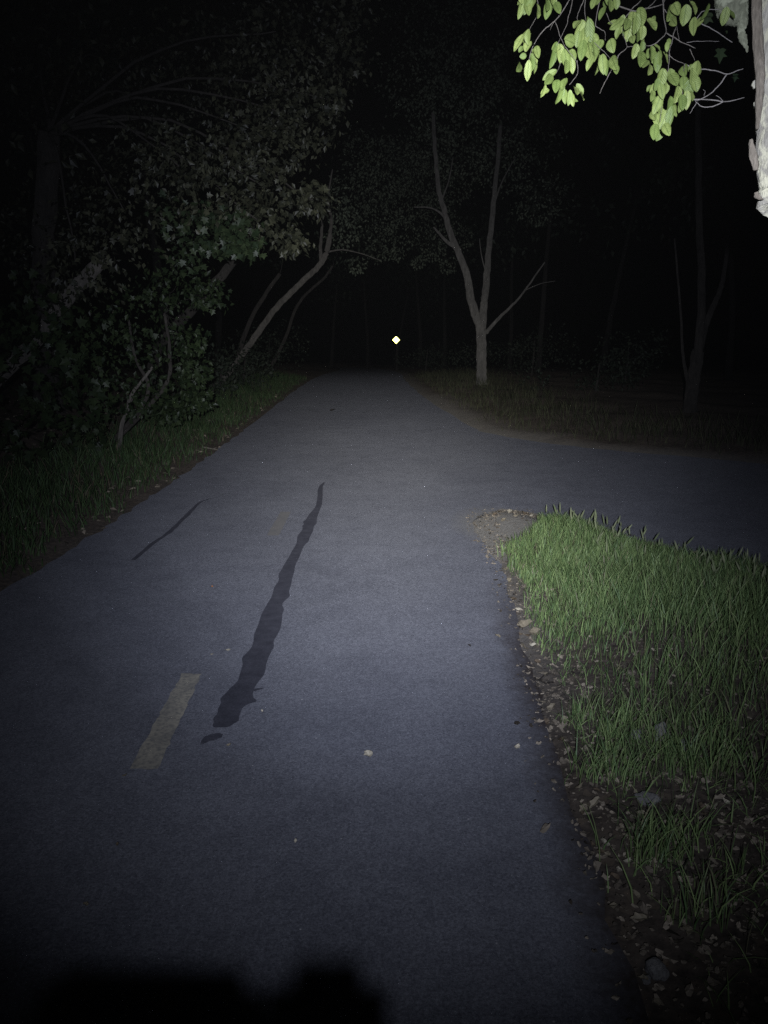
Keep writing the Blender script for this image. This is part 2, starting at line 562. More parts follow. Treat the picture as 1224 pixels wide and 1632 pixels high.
def streak(pts, wid, lift, name, m, label, rag=.25):
    P = smooth_path([(x, y, 0) for x, y in pts], 12)
    n = len(P)
    u = np.linspace(0, 1, n)
    E = []
    for k in (0, 1):
        e = np.ones(n)
        for f_ in rng.uniform(3, 22, 7):
            e += rag * .20 * (7 / f_) ** .4 * np.sin(f_ * u * 6.28 + rng.random() * 6.28)
        for c_ in rng.random(max(2, n // 26)):              # little run-outs of tar beside the streak
            e += rag * rng.uniform(.4, 1.3) * np.exp(-((u - c_) / (1.3 / n)) ** 2)
        e += rng.normal(0, rag * .05, n)
        e[1:-1] = .25 * e[:-2] + .5 * e[1:-1] + .25 * e[2:]
        E.append(np.clip(e, .4, 2))
    left, right = [], []
    for i, p in enumerate(P):
        a = P[max(i - 1, 0)]; c = P[min(i + 1, n - 1)]
        t = (c - a)[:2]; t /= np.linalg.norm(t) + 1e-9
        nn = np.array([-t[1], t[0]])
        w = np.interp(u[i], np.linspace(0, 1, len(wid)), wid) / 2
        left.append(p[:2] + nn * w * E[0][i])
        right.append(p[:2] - nn * w * E[1][i])
    return sheet(name, left + right[::-1], lift, m, path, label)

def gp(px, py):
    p = G(px, py)
    return (p[0], p[1])

# tar repairs on the asphalt (centre line read off the photo, real width in metres)
streak([gp(x, y) for x, y in [(352, 1161), (357, 1150), (372, 1126), (387, 1103), (404, 1063), (423, 1014), (438, 970), (450, 936), (460, 907), (477, 872), (490, 845), (497, 828), (508, 804), (511, 779), (517, 769)]],
       [.050, .104, .114, .122, .114, .110, .114, .104, .078, .078, .112, .095, .052, .054, .012], .004, 'tar_patch', M['tar'],
       'long dark ragged tar streak running up the asphalt', .36)
streak([gp(x, y) for x, y in [(322, 1187), (332, 1179), (345, 1176), (352, 1171)]], [.012, .045, .052, .018], .0042, 'tar_patch', M['tar_thin'],
       'small dark tar blot below the foot of the long streak', .5)
streak([gp(x, y) for x, y in [(404, 1103), (412, 1101), (420, 1099)]], [.03, .018, .008], .0055, 'tar_patch', M['tar'],
       'short spur of tar off the right side of the long streak', .4)
streak([gp(x, y) for x, y in [(212, 894), (240, 870), (268, 850), (292, 828), (318, 802), (345, 793)]],
       [.03, .042, .036, .042, .042, .026, .006], .004, 'tar_patch', M['tar'], 'thin dark tar line near the left edge of the trail', .4)

def dash(poly, label, m=None):
    pts = []
    for i in range(len(poly)):
        a = np.array(poly[i]); b = np.array(poly[(i + 1) % len(poly)])
        n = max(2, int(np.linalg.norm(b - a) / .03))
        for k in range(n):
            pts.append(a + (b - a) * k / n + (rng.random(2) - .5) * .010)
    return sheet('lane_marking', pts, .004, m or M['paint'], path, label)
dash([gp(206, 1228), gp(252, 1228), gp(321, 1075), gp(290, 1075)], 'worn yellow dash nearest the camera')
dash([(-.985, 6.15), (-.885, 6.15), (-.895, 7.1), (-.995, 7.1)], 'faded yellow dash further up the trail, left of the tar streak', M['faint'])

# ------------------------------------------------------------------ ground
def build_ground():
    xs = np.concatenate([np.linspace(-60, -9, 24)[:-1], np.linspace(-9, 0, 61)[:-1], np.linspace(0, 5, 72)[:-1], np.linspace(5, 14, 50)[:-1], np.linspace(14, 60, 22)])
    ys = np.concatenate([np.linspace(-6, .5, 24)[:-1], np.linspace(.5, 9, 100)[:-1], np.linspace(9, 30, 100)[:-1], np.linspace(30, 110, 50)])
    X, Y = np.meshgrid(xs, ys)
    P = np.stack([X.ravel(), Y.ravel()], 1)
    sd = sdist(P)
    z = gz(P[:, 1]) + verge(P, sd)
    nx, ny = len(xs), len(ys)
    faces = [(j * nx + i, j * nx + i + 1, (j + 1) * nx + i + 1, (j + 1) * nx + i) for j in range(ny - 1) for i in range(nx - 1)]
    me = bpy.data.meshes.new('ground')
    me.from_pydata(np.column_stack([P, z]).tolist(), [], faces)
    tipd = np.hypot((P[:, 0] - 1.15) / .62, (P[:, 1] - 6.85) / .55)
    sand = np.clip((P[:, 1] - (5.15 + 1.7 * (P[:, 0] - .85))) / .3, 0, 1) * (P[:, 1] > 5) * (P[:, 1] < 8) * (P[:, 0] < 2.4) * (P[:, 0] > .2) * .95
    sand = np.maximum(sand, np.where((P[:, 1] < 5.6) & (P[:, 1] > 1) & (P[:, 0] > 0) & (P[:, 0] < 4), np.clip(1 - sd / .25, 0, 1) * np.clip((P[:, 1] - 2.6) / 2.5, 0, .5), 0))
    far = np.where((P[:, 1] > 9) & (P[:, 0] > .3), np.clip(1 - sd / .5, 0, 1) * .5, 0)
    far2 = np.where((P[:, 0] > .6) & (P[:, 1] > 12) & (P[:, 1] < 20), np.clip(1 - sd / .9, 0, 1) * .6, 0)
    lefts = np.where(P[:, 0] < -2, np.clip(1 - sd / .3, 0, 1) * .06, 0)
    sand = np.clip(np.maximum.reduce([sand, far, far2, lefts]), 0, 1)
    at = me.attributes.new('sand', 'FLOAT', 'POINT')
    at.data.foreach_set('value', sand.astype(np.float32))
    me.materials.append(M['soil'])
    me.polygons.foreach_set('use_smooth', [True] * len(me.polygons))
    o = bpy.data.objects.new('ground', me)
    col.objects.link(o)
    return tag(o, 'dark brown soil of the verges and the wood floor', 'ground', kind='structure')
build_ground()

# ------------------------------------------------------------------ grass
BT = [0, .35, .7, 1]
def blades(mb, xy, h, w, lean=.35, dirbias=(0, 0)):
    n = len(xy)
    if n == 0: return
    z = ground_z(xy) - .01
    P = np.column_stack([xy, z])
    az = rng.random(n) * 2 * PI
    ln = lean * (.3 + rng.random(n))
    B = np.column_stack([np.cos(az) * ln + dirbias[0], np.sin(az) * ln + dirbias[1], np.zeros(n)])
    fa = rng.random(n) * 2 * PI
    S = np.column_stack([np.cos(fa), np.sin(fa), np.zeros(n)])
    h = np.asarray(h).reshape(-1, 1)
    w = np.asarray(w).reshape(-1, 1)
    vs = []
    for t, ww in zip(BT, [.8, 1, .7, 0]):
        c = P + h * (np.array([0, 0, 1]) * (t - .18 * ln.reshape(-1, 1) * t * t) + B * t * t)
        if ww:
            vs += [c - S * w * ww / 2, c + S * w * ww / 2]
        else:
            vs.append(c)
    V = np.stack(vs, 1)
    b = mb.n
    mb.v.append(V.reshape(-1, 3))
    for i in range(n):
        o = b + 7 * i
        mb.f += [(o, o + 1, o + 3, o + 2), (o + 2, o + 3, o + 5, o + 4), (o + 4, o + 5, o + 6)]
    mb.n += 7 * n
    return V[:, -1]

def vnoise(P, s, seed=0):
    x, y = P[:, 0] * s + seed * 7.3, P[:, 1] * s + seed * 3.1
    return .5 + .25 * (np.sin(x * 1.3 + 1.7 * np.sin(y * .9)) + np.sin(y * 1.7 + 1.3 * np.sin(x * 1.1 + 2)))

def island_grass():
    mb = MB()
    # dense sward of the island between the two paths
    n = 120000
    xy = np.column_stack([rng.uniform(.6, 4.2, n), rng.uniform(1.2, 7.2, n)])
    sd = sdist(xy)
    y = xy[:, 1]
    edge = .005 + .07 * vnoise(xy, 5, 1) + np.clip((3.4 - y) * .16, 0, .5)
    tip = .95 + (5.58 + 1.7 * (xy[:, 0] - .85) + .35 * (vnoise(xy, 4, 12) - .5) - y) / .8
    dens = np.clip((sd - edge) / .09, 0, 1) * np.clip((tip - .95) / .25, 0, 1)
    dens *= np.clip((y - 2.5) / 1.75, 0, 1) ** 1.15 * np.clip(.45 + .8 * vnoise(xy, 3.4, 2), 0, 1) + .012
    dens *= (xy[:, 0] < 4.0)
    k = rng.random(n) < dens
    xy = xy[k]; sd = sd[k]
    h = rng.uniform(.04, .19, len(xy)) * np.clip(.6 + sd * .7, .55, 1.15) * (.55 + .8 * vnoise(xy, 2.6, 3))
    blades(mb, xy, h, rng.uniform(.0020, .0075, len(xy)) * np.clip(xy[:, 1] / 4.6, .55, 1.1), .42)
    # low flattened blades over the thin lower part
    n2 = 5200
    q = np.column_stack([rng.uniform(.75, 2.6, n2), rng.uniform(1.35, 3.3, n2)])
    k = (sdist(q) > .10) & (rng.random(n2) < .25 + .75 * vnoise(q, 4, 21) ** 2)
    q = q[k]
    blades(mb, q, rng.uniform(.03, .10, len(q)), rng.uniform(.002, .005, len(q)), 1.1)
    # clumps in the bare patch near the rider
    for px, py, num, hh, rr in [(a_, b_, int(c_ * 1.7), d_, e_) for a_, b_, c_, d_, e_ in [(1035, 1372, 70, .17, .05), (1070, 1360, 50, .16, .05), (1000, 1240, 60, .16, .06), (950, 1235, 50, .15, .05), (1110, 1240, 60, .17, .06),
                                (1060, 1225, 60, .16, .07), (1110, 1465, 36, .16, .05), (985, 1190, 60, .15, .06), (1170, 1225, 50, .16, .07), (1190, 1420, 20, .12, .06), (925, 1150, 45, .13, .05), (1130, 1180, 70, .17, .08), (1020, 1180, 60, .16, .08)]]:
        c = G(px, py)
        q = np.column_stack([c[0] + rng.normal(0, rr, num), c[1] + rng.normal(0, rr, num)])
        blades(mb, q, rng.uniform(.4, 1.15, num) * hh, rng.uniform(.002, .0048, num), .5)
    o = mb.build('grass', M['grass'])
    tag(o, 'bright green grass of the island between the trail and side path', 'grass', kind='stuff')
    # taller stalks with seed heads along the back of the island
    ms = MB(); mh = MB()
    n = 900
    xy = np.column_stack([rng.uniform(1.4, 3.8, n), rng.uniform(3.0, 6.6, n)])
    sd = sdist(xy)
    k = (sd > .10) & (sd < .8) & (xy[:, 0] + .55 * xy[:, 1] > 4.35)
    xy = xy[k][:170]
    tips = blades(ms, xy, rng.uniform(.10, .165, len(xy)), np.full(len(xy), .004), .45)
    sv, sf = [], []
    for t, r in [(0, .10), (.25, .5), (.6, .45), (1, .06)]:
        for a in range(5):
            sv.append((math.cos(a * 1.2566) * r, t, math.sin(a * 1.2566) * r))
    for i in range(3):
        for a in range(5):
            b2 = (a + 1) % 5
            sf.append((i * 5 + a, i * 5 + b2, i * 5 + 5 + b2, i * 5 + 5 + a))
    D = np.column_stack([rng.normal(0, .35, len(tips)), rng.normal(0, .35, len(tips)), np.ones(len(tips))])
    mh.scatter(sv, sf, tips - D * .02, D, unit(len(tips)), rng.uniform(.05, .10, len(tips)), rng.uniform(.010, .017, len(tips)))
    ms.v += mh.v
    b = ms.n
    ms.f += [tuple(i + b for i in f) for f in mh.f]
    ms.n += mh.n
    o = ms.build('seed_grass', M['seed'])
    tag(o, 'taller grass stalks with seed heads along the back of the island', 'grass', kind='stuff')

def verge_grass():
    mb = MB()
    n = 34000
    xy = np.column_stack([rng.uniform(-4.6, -2.3, n), 3.2 + 24 * rng.random(n) ** 1.5])
    sd = sdist(xy)
    dens = np.clip((sd - .0 - .10 * vnoise(xy, 4, 5)) / .2, 0, 1) * np.clip((2.0 - sd) / .8, 0, 1) * (.35 + .65 * vnoise(xy, 2.2, 6))
    k = rng.random(n) < dens
    xy = xy[k]; sd = sd[k]
    h = rng.uniform(.08, .24, len(xy)) * np.clip(.6 + sd * .8, .5, 1.4)
    blades(mb, xy, h, rng.uniform(.006, .013, len(xy)), .5)
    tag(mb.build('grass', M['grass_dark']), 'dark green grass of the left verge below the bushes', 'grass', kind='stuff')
    mb = MB()
    n = 30000
    xy = np.column_stack([rng.uniform(.6, 11, n), rng.uniform(5, 30, n)])
    sd = sdist(xy)
    dens = np.clip((sd - .10 - .3 * vnoise(xy, 2.5, 7)) / .4, 0, 1) * np.clip((3.6 - sd) / 1.5, 0, 1) * (.3 + .7 * vnoise(xy, 1.3, 8))
    dens *= ((xy[:, 1] > 8) & (xy[:, 0] + xy[:, 1] > 12.5))
    k = rng.random(n) < dens
    xy = xy[k]; sd = sd[k]
    h = rng.uniform(.10, .30, len(xy)) * np.clip(.5 + sd * .5, .5, 1.2)
    blades(mb, xy, h, rng.uniform(.008, .018, len(xy)), .55)
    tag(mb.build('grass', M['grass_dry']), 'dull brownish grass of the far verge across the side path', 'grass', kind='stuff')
island_grass()
verge_grass()

# ------------------------------------------------------------------ dead leaves, stones, twigs
def leaf_litter():
    mb = MB()
    n = 52000
    xy = np.column_stack([rng.uniform(.4, 3.6, n), rng.uniform(.6, 7.2, n)])
    sd = sdist(xy)
    k = (sd > -.14) & (rng.random(n) < np.clip((sd + .14) / .16, 0, 1) ** 2) & (rng.random(n) < np.maximum(np.clip(.35 + (3.6 - xy[:, 1]) * .4, .12, .95), np.where(sd < .22, .85, 0)) * (.4 + .8 * vnoise(xy, 3, 9)))
    xy = xy[k]
    z = np.maximum(ground_z(xy), gz(xy[:, 1]) - .02 + .022 * (sd[k] < 0)) + rng.uniform(.002, .018, len(xy))
    N = np.column_stack([rng.normal(0, .45, len(xy)), rng.normal(0, .45, len(xy)), np.ones(len(xy))])
    a = rng.random(len(xy)) * 2 * PI
    D = np.column_stack([np.cos(a), np.sin(a), rng.normal(0, .25, len(xy))])
    sz = rng.uniform(.008, .022, len(xy)) * np.where(rng.random(len(xy)) < .18, 1.9, 1.0)
    Q = np.column_stack([xy, z])
    for v_ in range(5):
        m_ = np.arange(len(xy)) % 5 == v_
        a_ = np.linspace(0, 2 * PI, 10)[:-1] + rng.normal(0, .12, 9)
        r_ = .5 * (.55 + .5 * rng.random(9))
        tv = [(0, 0, .05 + .1 * rng.random())] + [(.75 * r * math.sin(t), r * math.cos(t) * 1.15, .28 * rng.random() * (1 if i_ % 2 else .3)) for i_, (t, r) in enumerate(zip(a_, r_))]
        tf = [(0, 1 + i_, 1 + (i_ + 1) % 9) for i_ in range(9)]
        mb.scatter(tv, tf, Q[m_], D[m_], N[m_], sz[m_])
    tag(mb.build('leaf_litter', M['litter']), 'brown leaf litter and crumbs on the soil of the right verge', 'leaf litter', kind='stuff')
    mb = MB()
    n = 6000
    xy = np.column_stack([rng.uniform(-7.5, -2.4, n), rng.uniform(3, 22, n)])
    sd = sdist(xy)
    k = (sd > .02) & (rng.random(n) < .6)
    xy = xy[k]
    z = ground_z(xy) + rng.uniform(.002, .03, len(xy))
    N = np.column_stack([rng.normal(0, .5, len(xy)), rng.normal(0, .5, len(xy)), np.ones(len(xy))])
    a = rng.random(len(xy)) * 2 * PI
    D = np.column_stack([np.cos(a), np.sin(a), rng.normal(0, .25, len(xy))])
    mb.scatter(DV, DF, np.column_stack([xy, z]), D, N, rng.uniform(.03, .09, len(xy)))
    tag(mb.build('leaf_litter', M['litter']), 'brown leaf litter under the left bushes', 'leaf litter', kind='stuff')
leaf_litter()

def dead_leaf_mesh(curl):
    vs = []
    for x, y, z in OV:
        q = 1 + .22 * math.sin(17 * y + 3 * x + 9 * curl) + .15 * math.sin(31 * y + 40 * curl)
        vs.append((x * 1.0 * q, y - .5 + .05 * math.sin(20 * x + 30 * curl), z + curl * (y - .5) ** 2 + curl * .8 * x * x + .03 * math.sin(9 * y + x * 5)))
    m = bpy.data.meshes.new('dead_leaf')
    m.from_pydata(vs, [], OF)
    m.materials.append(M['dead_leaf'])
    return m
def leaf_tint(name, c):
    m, nt, out = mat(name)
    pos = objpos(nt)
    cc = mix(nt, 1.0, c, ramp(nt, noise(nt, 60, 4, .6, pos), [(.3, (.7, .7, .7)), (.7, (1.2, 1.2, 1.2))]), 'MULTIPLY')
    principled(nt, out, cc, .7, .2)
    return m
TINT = dict(pale=leaf_tint('pale_dry_leaf', (.30, .27, .205)), tan=leaf_tint('tan_dry_leaf', (.17, .145, .10)), brown=leaf_tint('brown_dry_leaf', (.085, .064, .042)),
            orange=leaf_tint('orange_dry_leaf', (.30, .12, .04)), dark=leaf_tint('dark_dry_leaf', (.022, .018, .015)))
_dl = {}
def dead_leaf(x, y, L, tint, label, group=None, lift=.006, tilt=.2, on_path=False, wid=1.0):
    key = (tint, random.randint(0, 2))
    if key not in _dl:
        me = dead_leaf_mesh(.25 + .55 * key[1])
        me.materials.clear()
        me.materials.append(TINT[tint])
        _dl[key] = me
    o = bpy.data.objects.new('dead_leaf', _dl[key])
    z = float(gz(y)) if on_path else float(ground_z(np.array([[x, y]]))[0])
    o.location = (x, y, z + lift + L * .05)
    o.rotation_euler = (random.gauss(0, tilt), random.gauss(0, tilt), random.random() * 6.28)
    o.scale = (L * wid, L, L)
    col.objects.link(o)
    return tag(o, label, 'leaf', group)

for px, py, L, t, lab in [
    (587, 1208, .046, 'pale', 'pale curled leaf lying alone on open asphalt right of the tar streak'),
    (824, 1196, .034, 'pale', 'pale leaf on asphalt close to the right edge, beside the dirt'),
    (793, 1017, .044, 'tan', 'flat tan leaf on asphalt just left of the grass island'),
    (748, 1031, .024, 'dark', 'small dark leaf on asphalt left of the tan leaf'),
    (688, 832, .030, 'tan', 'tiny tan leaf on asphalt left of the sandy island tip'),
    (338, 938, .022, 'orange', 'small orange leaf left of the tar streak'),
    (137, 1448, .024, 'tan', 'blurred tan leaf alone near the bottom left corner'),
    (199, 1241, .024, 'tan', 'small tan leaf just below the nearest yellow dash'),
    (187, 1352, .014, 'brown', 'tiny brown leaf below the yellow dash'),
    (471, 1345, .015, 'pale', 'tiny pale leaf fragment low in the middle of the asphalt'),
    (418, 1138, .015, 'pale', 'tiny pale leaf fragment right of the foot of the tar streak'),
    (363, 1040, .034, 'pale', 'thin pale leaf scrap left of the middle of the tar streak'),
    (338, 1046, .026, 'pale', 'smaller pale leaf scrap beside a thin one left of the tar streak'),
    (365, 1192, .026, 'tan', 'tan leaf scrap just below the tar blot'),
    (530, 655, .16, 'dark', 'dark curled leaf far up the trail'),
]:
    p = G(px, py)
    dead_leaf(p[0], p[1], L, t, lab, on_path=True, lift=.007)

# pale leaves strung along the dirt at the asphalt's right edge, each read off the photo
edge_px = [(838, 998, 30), (853, 1012, 24), (836, 1032, 26), (842, 1062, 14), (857, 1055, 12), (812, 925, 14), (806, 908, 16), (803, 943, 14), (818, 955, 16), (826, 972, 16), (815, 985, 14),
           (838, 1095, 14), (862, 1118, 18), (880, 1128, 20), (870, 1150, 16), (858, 1135, 14), (895, 1180, 20), (878, 1200, 14), (912, 1195, 14), (850, 1165, 10), (832, 1160, 10), (885, 1228, 12),
           (938, 1232, 24), (930, 1290, 22), (948, 1283, 26), (955, 1306, 14), (928, 1298, 14), (963, 1345, 22), (944, 1345, 18), (990, 1326, 16), (1002, 1345, 24), (968, 1362, 16), (960, 1360, 20), (985, 1390, 22),
           (980, 1398, 22), (1040, 1390, 26), (1012, 1430, 20), (978, 1445, 24), (1018, 1470, 30), (1035, 1385, 20), (1094, 1497, 30), (1066, 1480, 16), (1010, 1330, 20), (1022, 1310, 18),
           (1115, 1310, 18), (1155, 1300, 18), (1122, 1322, 16), (1145, 1335, 18), (1160, 1290, 16), (1180, 1265, 14), (1138, 1220, 12), (1000, 1238, 16), (1012, 1238, 12), (925, 1255, 26), (972, 1248, 22), (985, 1222, 20),
           (842, 1015, 16), (848, 1030, 14), (830, 1010, 14), (870, 1075, 14), (900, 1150, 14), (905, 1215, 14), (950, 1265, 18), (1000, 1380, 20), (1060, 1540, 18), (1025, 1560, 22), (1050, 1600, 20), (1140, 1440, 18), (795, 818, 12), (812, 822, 14), (835, 826, 14), (822, 834, 12), (858, 838, 14), (803, 836, 12), (788, 824, 12), (848, 828, 12)]
for i, (px, py, s) in enumerate(edge_px):
    p = G(px, py)
    L = s / (ray(px, py)[1] and (F / (p[1] * math.cos(TH) + (EYE) * math.sin(TH)))) * .92
    if py < 845:
        lab, grp = 'small pale leaf on the bare sandy tip of the grass island', 'pale leaves on the sandy island tip'
    elif py < 1100:
        lab, grp = 'pale dry leaf along the asphalt edge beside the dense grass', 'pale leaves beside the dense grass'
    elif py < 1300 and px < 960:
        lab, grp = 'dry leaf in the dirt strip beside the thinning grass', 'dry leaves beside the thinning grass'
    elif px < 1100:
        lab, grp = 'dry leaf on the dark bare soil near the bottom right', 'dry leaves on the bare soil'
    else:
        lab, grp = 'dim dry leaf in the dark soil at the right edge', 'dim leaves at the right edge'
    dead_leaf(p[0], p[1], L, ['tan', 'tan', 'brown', 'pale', 'brown', 'tan'][i % 6] if s < 24 else 'tan', lab, grp, lift=.012, tilt=.35, wid=random.uniform(.8, 1.2))

def stone(px, py, sx, sy, sz, label, dz=0):
    p = G(px, py)
    bm = bmesh.new()
    bmesh.ops.create_icosphere(bm, subdivisions=3, radius=1)
    for v in bm.verts:
        c = v.co.copy()
        k = 1 + .16 * math.sin(3.1 * c.x + 2 * c.y + px) * math.sin(2.7 * c.z + 1.9 * c.y) + .07 * math.sin(7 * c.x + 5 * c.z)
        v.co = Vector((c.x * sx * k, c.y * sy * k, c.z * sz * k))
    me = bpy.data.meshes.new('stone')
    bm.to_mesh(me); bm.free()
    me.materials.append(M['stone'])
    me.polygons.foreach_set('use_smooth', [True] * len(me.polygons))
    o = bpy.data.objects.new('stone', me)
    g = gpoint(p[0], p[1])
    o.location = (g[0], g[1], g[2] + sz * .6 + dz)
    o.rotation_euler = (0, 0, px)
    col.objects.link(o)
    return tag(o, label, 'stone')
stone(1050, 1195, .028, .022, .045, 'upright pale grey stone half hidden among the thinning grass')
stone(1030, 1290, .040, .026, .022, 'low bluish grey stone on the soil behind a grass clump')
stone(1088, 1205, .030, .025, .020, 'small grey stone in the grass right of the upright stone')
stone(1012, 1190, .026, .022, .024, 'rounded grey stone in the grass left of the upright stone')
stone(1045, 1548, .030, .024, .022, 'pale stone on the dark soil at the bottom right')
stone(1031, 1556, .011, .010, .010, 'pebble touching the pale stone at the bottom right')

def fallen_twig(pts, r, label, m='dark_twig', up=.012):
    base = gpoint(*gp(*pts[0]))
    o = empty('fallen_twig', tuple(base), label, 'twig')
    q = [gpoint(*gp(*p)) + np.array([0, 0, up + .02 * math.sin(3 * i)]) for i, p in enumerate(pts)]
    mb = MB()
    s = smooth_path(q, 5, .002)
    mb.tube(s, taper(r, r * .45, len(s)), 6, .15)
    mb.build('stem', M[m], o, True)
    mb = MB()
    k = len(s) // 2
    e = s[k] + np.array([.05, .03, .02])
    mb.tube([s[k], (s[k] + e) / 2 + np.array([0, .01, 0]), e], [r * .6, r * .5, r * .2], 6)
    mb.build('side_shoot', M[m], o, True)
fallen_twig([(826, 1064), (845, 1072), (868, 1086), (882, 1092)], .006, 'dark thin twig lying from the asphalt into the grass island')
fallen_twig([(968, 1290), (990, 1310), (1015, 1325)], .005, 'dark bent twig on bare soil left of the grass clump')
fallen_twig([(1060, 1385), (1085, 1402), (1115, 1416)], .005, 'dark twig on bare soil right of the grass clump')
fallen_twig([(905, 1195), (922, 1222), (940, 1245)], .004, 'straight twig leaning at the edge of the thinning grass')
fallen_twig([(322, 716), (350, 716)], .012, 'brown stick at the foot of the left verge', 'twig')

# ------------------------------------------------------------------ trees
def crown_clumps(mb, clumps, per, size, tv, tf, droop=.5, shell=.55):
    for c, r in clumps:
        n = int(per * max(.25, r ** 1.3)) if per > 20 else per
        u = unit(n)
        rad = r * (shell + (1 - shell) * rng.random(n) ** .6) * (.75 + .5 * rng.random(n))
        P = np.array(c) + u * rad[:, None] * np.array([1, 1, .8])
        D = unit(n) * .9 + u * .5 + np.array([0, 0, -droop])
        N = unit(n) * .8 + np.array([0, -.45, .55])
        mb.scatter(tv, tf, P, D, N, rng.uniform(.65, 1.35, n) * size)

def limbs_to(mb, src, clumps, r0, every=1):
    src = np.array(src)
    for i, (c, r) in enumerate(clumps):
        if i % every: continue
        c = np.array(c)
        m_ = (src + c) / 2 + np.array([0, 0, .12 * np.linalg.norm(c - src)])
        s = smooth_path([src, m_, c], 5, .02)
        mb.tube(s, taper(r0, r0 * .25, len(s)), 6, .1)

def make_tree(name, label, base, stems, crown, leafm, barkm, per=90, lsize=.14, tmpl=(DV, DF), cat='tree', group=None, droop=.5, limbs=True):
    """stems: list of (part name, points, r0, r1); crown: list of (centre, radius)"""
    root = empty(name, tuple(base), label, cat, group)
    for i, (pn, pts, r0, r1) in enumerate(stems):
        mb = MB()
        s = smooth_path(pts, 6, r0 * .10)
        mb.tube(s, taper(r0, r1, len(s), r0 * .5 if pn == 'trunk' else 0), 12, .07)
        mb.build(pn, M[barkm], root, True)
    if crown:
        mb = MB()
        if limbs: limbs_to(mb, stems[0][1][-1], crown, stems[0][3] * .18, 2)
        if limbs: mb.build('branches', M[barkm], root, True)
        mb = MB()
        crown_clumps(mb, crown, per, lsize, tmpl[0], tmpl[1], droop)
        mb.build('crown', M[leafm], root)
    return root

def on_ground(p, sink=.08):
    q = gpoint(p[0], p[1]); q[2] -= sink
    return q

# forked tree across the junction
b = on_ground(G(768, 617))
Z = b[1] * math.cos(TH) + (EYE - b[2]) * math.sin(TH)
make_tree('forked_tree', 'slim pale tree forking into two tall limbs across the junction', b,
    [('trunk', [b, W(767, 585, Z), W(767, 545, Z), W(766, 515, Z)], .155, .15),
     ('limb', [W(767, 522, Z), W(757, 500, Z - .1), W(749, 470, Z - .2), W(745, 440, Z - .3), W(732, 405, Z - .3), W(717, 370, Z - .4), W(708, 335, Z - .4), W(699, 300, Z - .4), W(694, 250, Z - .4), W(690, 180, Z - .4)], .135, .05),
     ('limb', [W(768, 525, Z), W(771, 490, Z + .2), W(775, 450, Z + .3), W(778, 410, Z + .4), W(784, 350, Z + .5), W(790, 290, Z + .6), W(798, 200, Z + .7)], .125, .06),
     ('branch', [W(775, 530, Z), W(785, 518, Z - .2), W(800, 502, Z - .3), W(815, 488, Z - .4), W(835, 465, Z - .5), W(868, 418, Z - .6)], .06, .018),
     ('branch', [W(728, 395, Z - .3), W(712, 385, Z - .4), W(700, 372, Z - .5), W(691, 362, Z - .5)], .06, .02),
     ('branch', [W(786, 330, Z + .5), W(800, 290, Z + .4), W(822, 250, Z + .3)], .03, .008),
     ('branch', [W(776, 440, Z + .3), W(768, 410, Z + .1), W(764, 380, Z)], .022, .008),
     ('branch', [W(704, 320, Z - .4), W(716, 285, Z - .5), W(722, 250, Z - .6)], .025, .008),
     ('branch', [W(836, 463, Z - .5), W(862, 452, Z - .4), W(885, 448, Z - .4)], .014, .006),
     ('branch', [W(712, 350, Z - .4), W(700, 338, Z - .6), W(685, 331, Z - .7), W(660, 330, Z - .8)], .035, .012)],
    [(W(700, 170, Z), 1.1), (W(750, 130, Z - 1), 1.2), (W(800, 170, Z + .5), 1.2), (W(850, 220, Z + 1), 1.0), (W(660, 130, Z - .5), 1.1), (W(760, 60, Z), 1.4), (W(840, 110, Z + 1), 1.3), (W(690, 40, Z), 1.3), (W(800, 260, Z + 1.5), 1.1), (W(860, 320, Z + 2), 1.0), (W(740, 250, Z + 1), 1.0), (W(690, 240, Z + 1), .9)],
    'canopy_leaf', 'pale_trunk', 420, .10, limbs=False)

# dim forked tree at the right
b = on_ground(G(1098, 668))
Z = b[1] * math.cos(TH) + (EYE - b[2]) * math.sin(TH)
make_tree('forked_tree', 'dim slender tree at the far right with one straight stem and one leaning right', b,
    [('trunk', [b, W(1101, 635, Z), W(1106, 600, Z), W(1113, 560, Z)], .135, .115),
     ('limb', [W(1112, 566, Z), W(1117, 510, Z), W(1118, 440, Z), W(1114, 340, Z), W(1113, 240, Z), W(1112, 130, Z), W(1108, 0, Z)], .085, .045),
     ('limb', [W(1111, 572, Z), W(1124, 520, Z + .1), W(1136, 490, Z + .2), W(1148, 462, Z + .3), W(1156, 420, Z + .3), W(1172, 300, Z + .4)], .075, .03),
     ('limb', [W(1102, 628, Z), W(1094, 600, Z - .1), W(1088, 560, Z - .1), W(1085, 500, Z - .2), W(1075, 380, Z - .3)], .04, .015)],
    [(W(1110, -40, Z), 1.2), (W(1180, 60, Z + 1), 1.1), (W(1050, -60, Z + 1), 1.2), (W(1180, 250, Z + 1), .5)],
    'crown_leaf', 'dim_bark', 100, .12, limbs=False)

